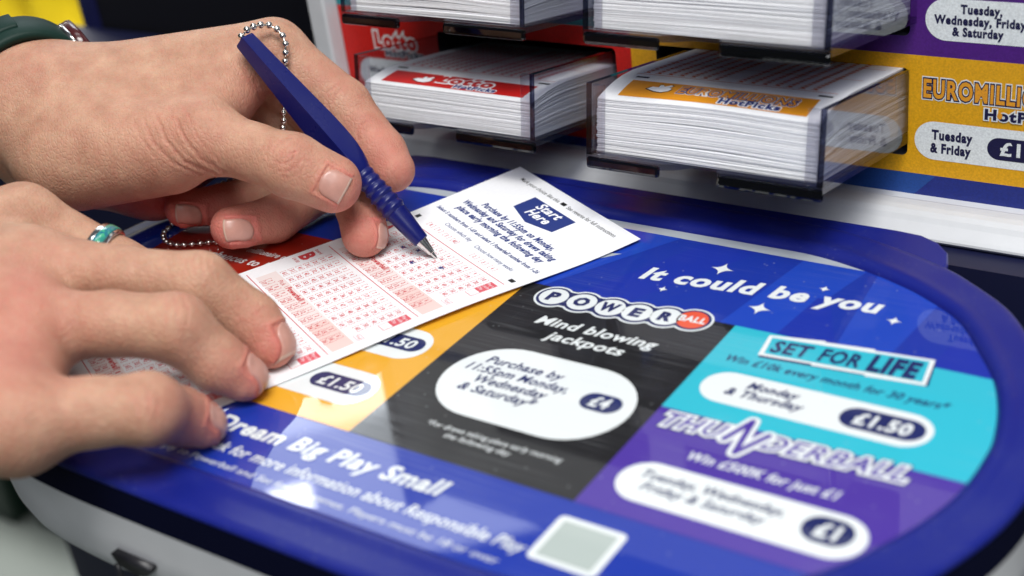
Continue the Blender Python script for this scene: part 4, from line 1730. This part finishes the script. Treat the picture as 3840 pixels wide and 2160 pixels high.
nails = [nf(lh, (808, 448), (866, 480), 35, -23), nf(lh, (630, 570), (562, 578), 27, 5, (0, 0, 0.25)), nf(lh, (500, 536), (441, 534), 23, 24, (0, 0, 0.25)),
         nf(lh, (966, 560), (972, 622), 20, 2, (1.3, 0.9, 0.0))]
mid = (-40, 15)
cre = [([(685, 384), (696, 362), (712, 350), (741, 345)], .45, 3.2, mid), ([(690, 405), (716, 415), (738, 400), (744, 372)], .40, 3.0, mid),
       ([(704, 390), (716, 372), (732, 364)], .35, 2.6, mid), ([(722, 398), (730, 385), (748, 380)], .35, 2.6, mid), ([(672, 400), (668, 380), (680, 356)], .3, 2.6, mid),
       ([(700, 430), (720, 432), (745, 420), (760, 400)], .35, 2.8, mid), ([(712, 446), (735, 446), (760, 432)], .25, 2.6, mid), ([(756, 380), (770, 392), (772, 410)], .25, 2.4, mid),
       ([(394, 292), (417, 352), (463, 407), (540, 440)], .75, 4.5, mid), ([(361, 300), (384, 356), (431, 407), (500, 441)], .5, 4.2, mid), ([(444, 300), (470, 360), (505, 400), (560, 432)], .65, 4.2, mid),
       ([(425, 270), (440, 315), (486, 372), (540, 415)], .35, 3.2, mid), ([(470, 290), (500, 350), (545, 400)], .3, 3.0, mid), ([(335, 300), (355, 350), (390, 395)], .3, 3.6, mid),
       ([(500, 250), (520, 290), (560, 330)], .22, 2.6, mid), ([(455, 262), (480, 300), (515, 340)], .22, 2.6, mid), ([(540, 255), (555, 290), (585, 325)], .2, 2.5, mid),
       ([(849, 213), (828, 232), (822, 250), (826, 270)], .5, 3.6, (0, 40)), ([(862, 225), (842, 240), (836, 262)], .28, 2.8, (0, 40)), ([(924, 305), (903, 317), (898, 336), (903, 352)], .5, 3.4, (0, 40)),
       ([(618, 118), (640, 140), (652, 170)], .35, 3.4, (0, 40)), ([(640, 110), (662, 128), (672, 150)], .35, 3.2, (0, 40)), ([(606, 160), (622, 190), (640, 225)], .5, 4.0, (0, 40)),
       ([(640, 200), (652, 235), (668, 268)], .6, 4.0, (0, 40)),        ([(870, 545), (905, 556), (950, 548)], .3, 3, (-20, 30))]
blu = [(c_(905, 470, -15), 14, .40), (c_(1010, 440, 10), 17, .55), (c_(930, 330, 10), 12, .30), (c_(915, 620, 3), 13, .60), (c_(560, 585, 10), 12, .75), (c_(700, 540, 22), 18, .5), (c_(450, 545, 30), 14, .6), (c_(560, 520, 36), 16, .45),
       (c_(735, 395, -24), 10, .22), (c_(640, 260, 16), 13, .55), (c_(850, 180, 12), 14, .22), (c_(380, 490, 30), 26, .35), (c_(450, 380, -12), 26, .18), (c_(80, 180, 10), 16, .15), (c_(860, 525, -10), 12, .45)]
P_all = np.array([p for J in fing.values() for p, r in J] + [c_(60, 200, 26), c_(40, 420, 30)] + [wc + A2 * .10])
lo, hi = P_all.min(0) - .034, P_all.max(0) + .034
lhand = build_hand(lh, lo, hi, 0.00105, person, 'hand gripping the blue pen, thumb in front', cre, blu, nails)

# ---------------------------------------------------------------- right hand holding the slip down
q_ = pz
fing = {
    'index': [(q_(60, 548, 44), 10.8), (q_(300, 668, 27), 8.9), (q_(440, 722, 14), 8.0), (q_(500, 750, 8.5), 7.4)],
    'middle': [(q_(85, 668, 41), 11.3), (q_(300, 690, 36), 8.7), (q_(503, 714, 30), 9.9), (q_(636, 806, 15.5), 8.5), (q_(682, 868, 8.3), 7.6)],
    'ring': [(q_(60, 822, 33), 11.4), (q_(280, 814, 31), 9.6), (q_(443, 824, 28), 10.3), (q_(548, 912, 14.5), 8.7), (q_(612, 950, 8.0), 7.4)],
    'little': [(q_(40, 1062, 27), 11.9), (q_(230, 1037, 25.5), 9.6), (q_(372, 1029, 23.5), 10.0), (q_(452, 1047, 13.0), 8.1), (q_(508, 1068, 7.4), 6.9)],
    'thumb': [(q_(-140, 640, 33), 13), (q_(60, 660, 20), 10), (q_(240, 712, 11), 8.5)],
}
pw = np.array([-.10, -.012, 0.004])
palm = [
    (q_(-260, 660, 46), q_(60, 548, 44), 14, 10.8), (q_(-260, 730, 46), q_(85, 668, 41), 14, 11.3), (q_(-260, 810, 42), q_(60, 822, 33), 14, 11.4),
    (q_(-260, 900, 36), q_(40, 1062, 27), 14, 11.9), (q_(-260, 760, 35), q_(20, 760, 31), 16, 11), (q_(-260, 860, 31), q_(20, 930, 27), 16, 11),
    (q_(-270, 780, 40), q_(-270, 780, 40) + pw, 24, 26), (q_(60, 822, 32), q_(40, 1062, 27), 10.8, 11.6), (q_(20, 610, 40), q_(60, 822, 33), 10, 10.8),
]
rh = Hand(palm, fing, kp=12, kf=5.5, kj=3.0, between=1.2)
nails = []


def auto_nail(J, w_mm, back, fwd, fc):
    (b, _), (c, r) = J[-2:]
    ud = (c - b) / np.linalg.norm(c - b)
    f = RC.T @ np.array(fc)
    return nail_frame(rh, c - ud * back / 1000, c + ud * fwd / 1000, w_mm / 1000, f / np.linalg.norm(f))


nails = [auto_nail(fing['middle'], 4.6, 3.4, 6.3, (0.85, -0.40, -0.30)), auto_nail(fing['ring'], 4.5, 3.4, 6.1, (0.80, -0.48, -0.32)),
         auto_nail(fing['little'], 4.0, 3.0, 5.5, (0.80, -0.45, -0.34))]
al = (-200, 20)
cre = [([(492, 638), (484, 660), (490, 690)], .35, 4, al), ([(510, 640), (506, 664), (514, 694)], .4, 4, al), ([(474, 640), (466, 664), (470, 690)], .25, 4, al), ([(528, 650), (530, 676), (540, 700)], .3, 4, al),
       ([(440, 745), (446, 780), (444, 815)], .3, 4.5, al), ([(462, 752), (474, 782), (470, 818)], .35, 4.5, al), ([(418, 748), (420, 780), (418, 810)], .22, 4.5, al),
       ([(350, 985), (345, 1010), (352, 1040)], .3, 4.5, al), ([(372, 985), (374, 1010), (372, 1044)], .35, 4.5, al), ([(396, 990), (400, 1012), (394, 1040)], .3, 4.5, al),
       ([(640, 790), (655, 782), (668, 772)], .2, 3.5, al), ([(560, 880), (578, 884), (590, 874)], .2, 3.5, al)]
blu = [(q_(75, 640, 58), 13, .38), (q_(100, 600, 56), 12, .30), (q_(495, 675, 46), 10, .40), (q_(470, 790, 44), 10, .40), (q_(378, 1005, 38), 11, .55), (q_(30, 780, 48), 22, .35), (q_(700, 880, 8), 11, .55), (q_(630, 955, 8), 11, .55), (q_(520, 1080, 8), 12, .50),
       (q_(650, 790, 24), 9, .35), (q_(560, 900, 24), 9, .3), (q_(20, 940, 40), 18, .3), (q_(460, 1045, 20), 10, .35)]
P_all = np.array([p for J in fing.values() for p, r in J] + [q_(-270, 780, 44), q_(-270, 780, 44) + pw * 0.9])
lo, hi = P_all.min(0) - .036, P_all.max(0) + .036
lo[2] = -0.004
rhand = build_hand(rh, lo, hi, 0.00115, person, 'hand pressing the play slip flat with its fingertips', cre, blu, nails)

# ---------------------------------------------------------------- clothes of the writer, who stands left of the frame
CLOTH = prin('dark_jacket_cloth', (0.012, 0.013, 0.017), rough=0.85, bump=0.4, bscale=700)
mb = MB()
mb.loft([[(-.58 + rx_ * math.cos(t), -.17 + ry_ * math.sin(t), z_) for t in np.linspace(0, 2 * math.pi, 36, endpoint=False)]
         for z_, rx_, ry_ in ((-.16, .125, .185), (-.15, .13, .19), (.1, .125, .18), (.3, .13, .195), (.45, .12, .20), (.53, .09, .16), (.57, .06, .065), (.60, .055, .058))], caps=(True, True))
tube(mb, [(-.58, .00, .47), (-.56, .03, .30), (-.45, .02, .11), wc + A2 * .17, wc + A2 * .11], [.07, .064, .056, .045, .040], n=20)
rcuff = q_(-270, 780, 40) + pw * 1.05
tube(mb, [(-.58, -.36, .47), (-.57, -.38, .30), (-.47, -.30, .12), rcuff + np.array([-.06, -.03, .02]), rcuff], [.07, .064, .056, .046, .040], n=20)
mb.build('jacket', CLOTH, person, smooth=True)
mb = MB()
for y_ in (-.085, -.255):
    tube(mb, [(-.58, y_, -.155), (-.575, y_, -.5), (-.58, y_, -.845)], [.088, .07, .062], n=20)
mb.build('trousers', CLOTH, person, smooth=True)

# ---------------------------------------------------------------- ring and watch
ra, rb = q_(60, 548, 44), q_(300, 668, 27)
rc = ra + (rb - ra) * 0.80
rx = (rb - ra) / np.linalg.norm(rb - ra)
r1 = np.cross(rx, [0, 0, 1.0])
r1 /= np.linalg.norm(r1)
r2 = np.cross(r1, rx)
ring_t = thing('ring', 'silver ring with a blue green inlay on the finger', 'ring', rc)


def band(name, mat, R, wd, th, off=0.0, n=56):
    mb = MB()
    prof = [(-wd / 2, 0), (-wd / 2, th * .7), (-wd / 2 + th * .35, th), (wd / 2 - th * .35, th), (wd / 2, th * .7), (wd / 2, 0)]
    rings = []
    for k in range(n + 1):
        a = 2 * math.pi * k / n
        dr = r1 * math.cos(a) + r2 * math.sin(a)
        rings.append([rc + rx * (off + p[0]) + dr * (R + p[1]) for p in prof])
    mb.loft(rings)
    return mb.build(name, mat, ring_t, smooth=True)


RR = 0.0096
band('band', STEEL, RR, 0.0064, 0.0013)
OPAL = prin('opal_inlay', (0.02, 0.20, 0.22), rough=0.15, coat=0.6)
nt = OPAL.node_tree
vo = nt.nodes.new('ShaderNodeTexVoronoi')
vo.inputs['Scale'].default_value = 700
tc = nt.nodes.new('ShaderNodeTexCoord')
nt.links.new(tc.outputs['Object'], vo.inputs['Vector'])
cr = nt.nodes.new('ShaderNodeValToRGB')
cr.color_ramp.elements[0].color = (0.01, 0.10, 0.25, 1)
cr.color_ramp.elements[1].color = (0.06, 0.42, 0.20, 1)
nt.links.new(vo.outputs['Color'], cr.inputs['Fac'])
nt.links.new(cr.outputs['Color'], nt.nodes['Principled BSDF'].inputs['Base Color'])
band('inlay', OPAL, RR + 0.00055, 0.0034, 0.0012, 0.0003)

watch = thing('wristwatch', 'wristwatch with dark green rubber strap and silver edged case', 'watch', wc)
ev = np.array([.272, -.893, -.358])
ev = RC.T @ (ev / np.linalg.norm(ev))
eh = np.cross(A_, ev)
if (RC @ eh)[0] < 0:
    eh = -eh
GREEN = prin('dark_green_rubber', (0.007, 0.026, 0.020), rough=0.55, bump=0.1, bscale=900, spec=0.2)
wcen = c_(88, 270, 24) + A_ * 0.001
RA, RB = 0.0232, 0.0262


def wband(name, mat, a0, a1, off0, off1, th, lift=0.0, n=60, par=watch):
    mb = MB()
    rings = []
    for k in range(n + 1):
        a = a0 + (a1 - a0) * k / n
        r_ = []
        for o_, h_ in ((off0, 0), (off0, th * .7), (off0 + .0012, th), (off1 - .0012, th), (off1, th * .7), (off1, 0)):
            r_.append(wcen + A_ * o_ + eh * math.cos(a) * (RA + lift + h_) + ev * math.sin(a) * (RB + lift + h_))
        rings.append(r_)
    mb.loft(rings, caps=(True, True))
    return mb.build(name, mat, par, smooth=True)


R_ = math.radians
wband('strap', GREEN, R_(64), R_(384), 0.0, 0.019, 0.0034)
wband('strap_keeper', GREEN, R_(108), R_(160), 0.0065, 0.0195, 0.0022, 0.0024)
# case: a rounded slab on the back of the wrist
ca = R_(44)
cc = wcen + A_ * 0.0095 + eh * math.cos(ca) * (RA + .004) + ev * math.sin(ca) * (RB + .004)
cn = eh * math.cos(ca) + ev * math.sin(ca)
ct = np.cross(A_, cn)
mb = MB()
rings = []
for h_, s_ in ((-.0040, .86), (-.003, 1.0), (.0008, 1.0), (.0022, .95), (.0026, .84)):
    rings.append([cc + cn * h_ + (A_ * math.copysign(abs(math.cos(t)) ** .7, math.cos(t)) + ct * math.copysign(abs(math.sin(t)) ** .7, math.sin(t))) * .0125 * s_ for t in np.linspace(0, 2 * math.pi, 40, endpoint=False)])
mb.loft(rings, caps=(True, True))
mb.build('case', prin('dark_red_glass', (0.06, 0.010, 0.012), rough=0.25, coat=0.2), watch, smooth=True)
mb = MB()
mb.loft([[cc + cn * h_ + (A_ * math.copysign(abs(math.cos(t)) ** .7, math.cos(t)) + ct * math.copysign(abs(math.sin(t)) ** .7, math.sin(t))) * .0125 * s_ for t in np.linspace(0, 2 * math.pi, 40, endpoint=False)]
         for h_, s_ in ((-.0030, 1.004), (-.0028, 1.02), (-.0014, 1.02), (-.0012, 1.004))])
mb.build('bezel', STEEL, watch, smooth=True)


# ================================================================== BACKGROUND
fl = MB()
fl.add([(-8, -6, -0.85), (6, -6, -0.85), (6, 8, -0.85), (-8, 8, -0.85)], [(0, 1, 2, 3)])
tag(fl.build('floor', prin('pale_floor', (0.34, 0.38, 0.35), rough=0.55, var=0.08, vscale=6)), kind='structure')
# black screen left of the dispenser
scr = thing('display_board', 'black display board with blue edge standing behind the writing hand', 'display board', (-0.33, 0.215, -0.1))
mb = MB()
mb.box((-.425, .205, -.30), (-.165, .225, .075))
mb.build('panel', prin('black_board', (0.006, 0.006, 0.008), rough=0.45), scr)
mb = MB()
mb.box((-.440, .203, -.30), (-.4252, .227, .077))
mb.build('edge_strip', prin('blue_edge', (0.01, 0.012, 0.07), rough=0.4), scr)
mb = MB()
mb.box((-.1648, .203, -.30), (-.1512, .227, .077))
mb.build('edge_strip', prin('blue_edge_b', (0.008, 0.010, 0.06), rough=0.4), scr)
# far display with yellow boxes
sh = thing('shop_shelf', 'far shelf unit seen out of focus behind the watch', 'shelf', (-1.45, 0.95, -0.85))
GREYM = prin('grey_shelf_metal', (0.25, 0.26, 0.26), rough=0.5)
for z in (-.46, -.17, .14):
    mb = MB()
    mb.box((-1.95, .86, z - .012), (-1.02, 1.25, z))
    mb.build('shelf_board', GREYM, sh)
mb = MB()
mb.box((-1.95, 1.25, -.85), (-1.02, 1.27, .6))
mb.build('back_panel', GREYM, sh)
for x in (-1.95, -1.05):
    mb = MB()
    mb.box((x, 1.22, -.85), (x + .03, 1.2495, .6))
    mb.build('upright', GREYM, sh)
YEL = [prin('yellow_packet', (0.72, 0.52, 0.01), rough=0.4, var=0.08, vscale=20), prin('mustard_packet', (0.55, 0.36, 0.02), rough=0.4, var=0.2, vscale=30), prin('cream_packet', (0.62, 0.55, 0.35), rough=0.4, var=0.2, vscale=30)]
G2 = 'yellow packets on the far shelf'
k = 0
for zi, z in enumerate((-.459, -.169)):
    for i in range(5):
        mb = MB()
        x = -1.93 + i * .18
        hh = (.24, .22)[zi]
        # a pillow shaped packet
        nx, nz = 8, 8
        V, F = [], []
        for s in (1, -1):
            for a in range(nx + 1):
                for b in range(nz + 1):
                    u, v = a / nx * 2 - 1, b / nz * 2 - 1
                    bul = .035 * (max(0, (1 - u ** 4) * (1 - v ** 4))) ** .6
                    V.append((x + .085 + u * .083, .95 - s * bul, z + hh / 2 + v * hh / 2))
        N = (nx + 1) * (nz + 1)
        for a in range(nx):
            for b in range(nz):
                p_ = a * (nz + 1) + b
                F.append((p_, p_ + nz + 1, p_ + nz + 2, p_ + 1))
                F.append((N + p_, N + p_ + 1, N + p_ + nz + 2, N + p_ + nz + 1))
        mb.add(V, F)
        o = mb.build('packet', YEL[(0, 0, 0, 1, 0)[i] if zi == 0 else (1, 0, 2, 0, 1)[i]], None, smooth=True)
        tag(o, 'yellow packet on the far shelf behind the watch', 'packet', G2)
# low dark green fixture on the floor
fx = thing('floor_stand', 'dark green stand on the pale floor below the counter', 'stand', (-1.2, .5, -.85))
DG = prin('dark_green_metal', (0.010, 0.028, 0.018), rough=0.5)
for nm, a, b in (('leg', (-1.34, .43, -.85), (-1.195, .62, -.60)), ('leg', (-1.165, .445, -.85), (-1.075, .62, -.60)), ('panel', (-1.36, .42, -.5995), (-1.05, .66, -.56))):
    mb = MB()
    mb.box(a, b)
    mb.build(nm, DG, fx, bevel=.006)
leg = thing('support_leg', 'dark leg carrying the counter from below', 'leg', (0.07, -0.05, -.85))
mb = MB()
mb.box((0.070, -.080, -.85), (0.20, .02, -.0468))
mb.build('post', SIDE, leg, bevel=.004)
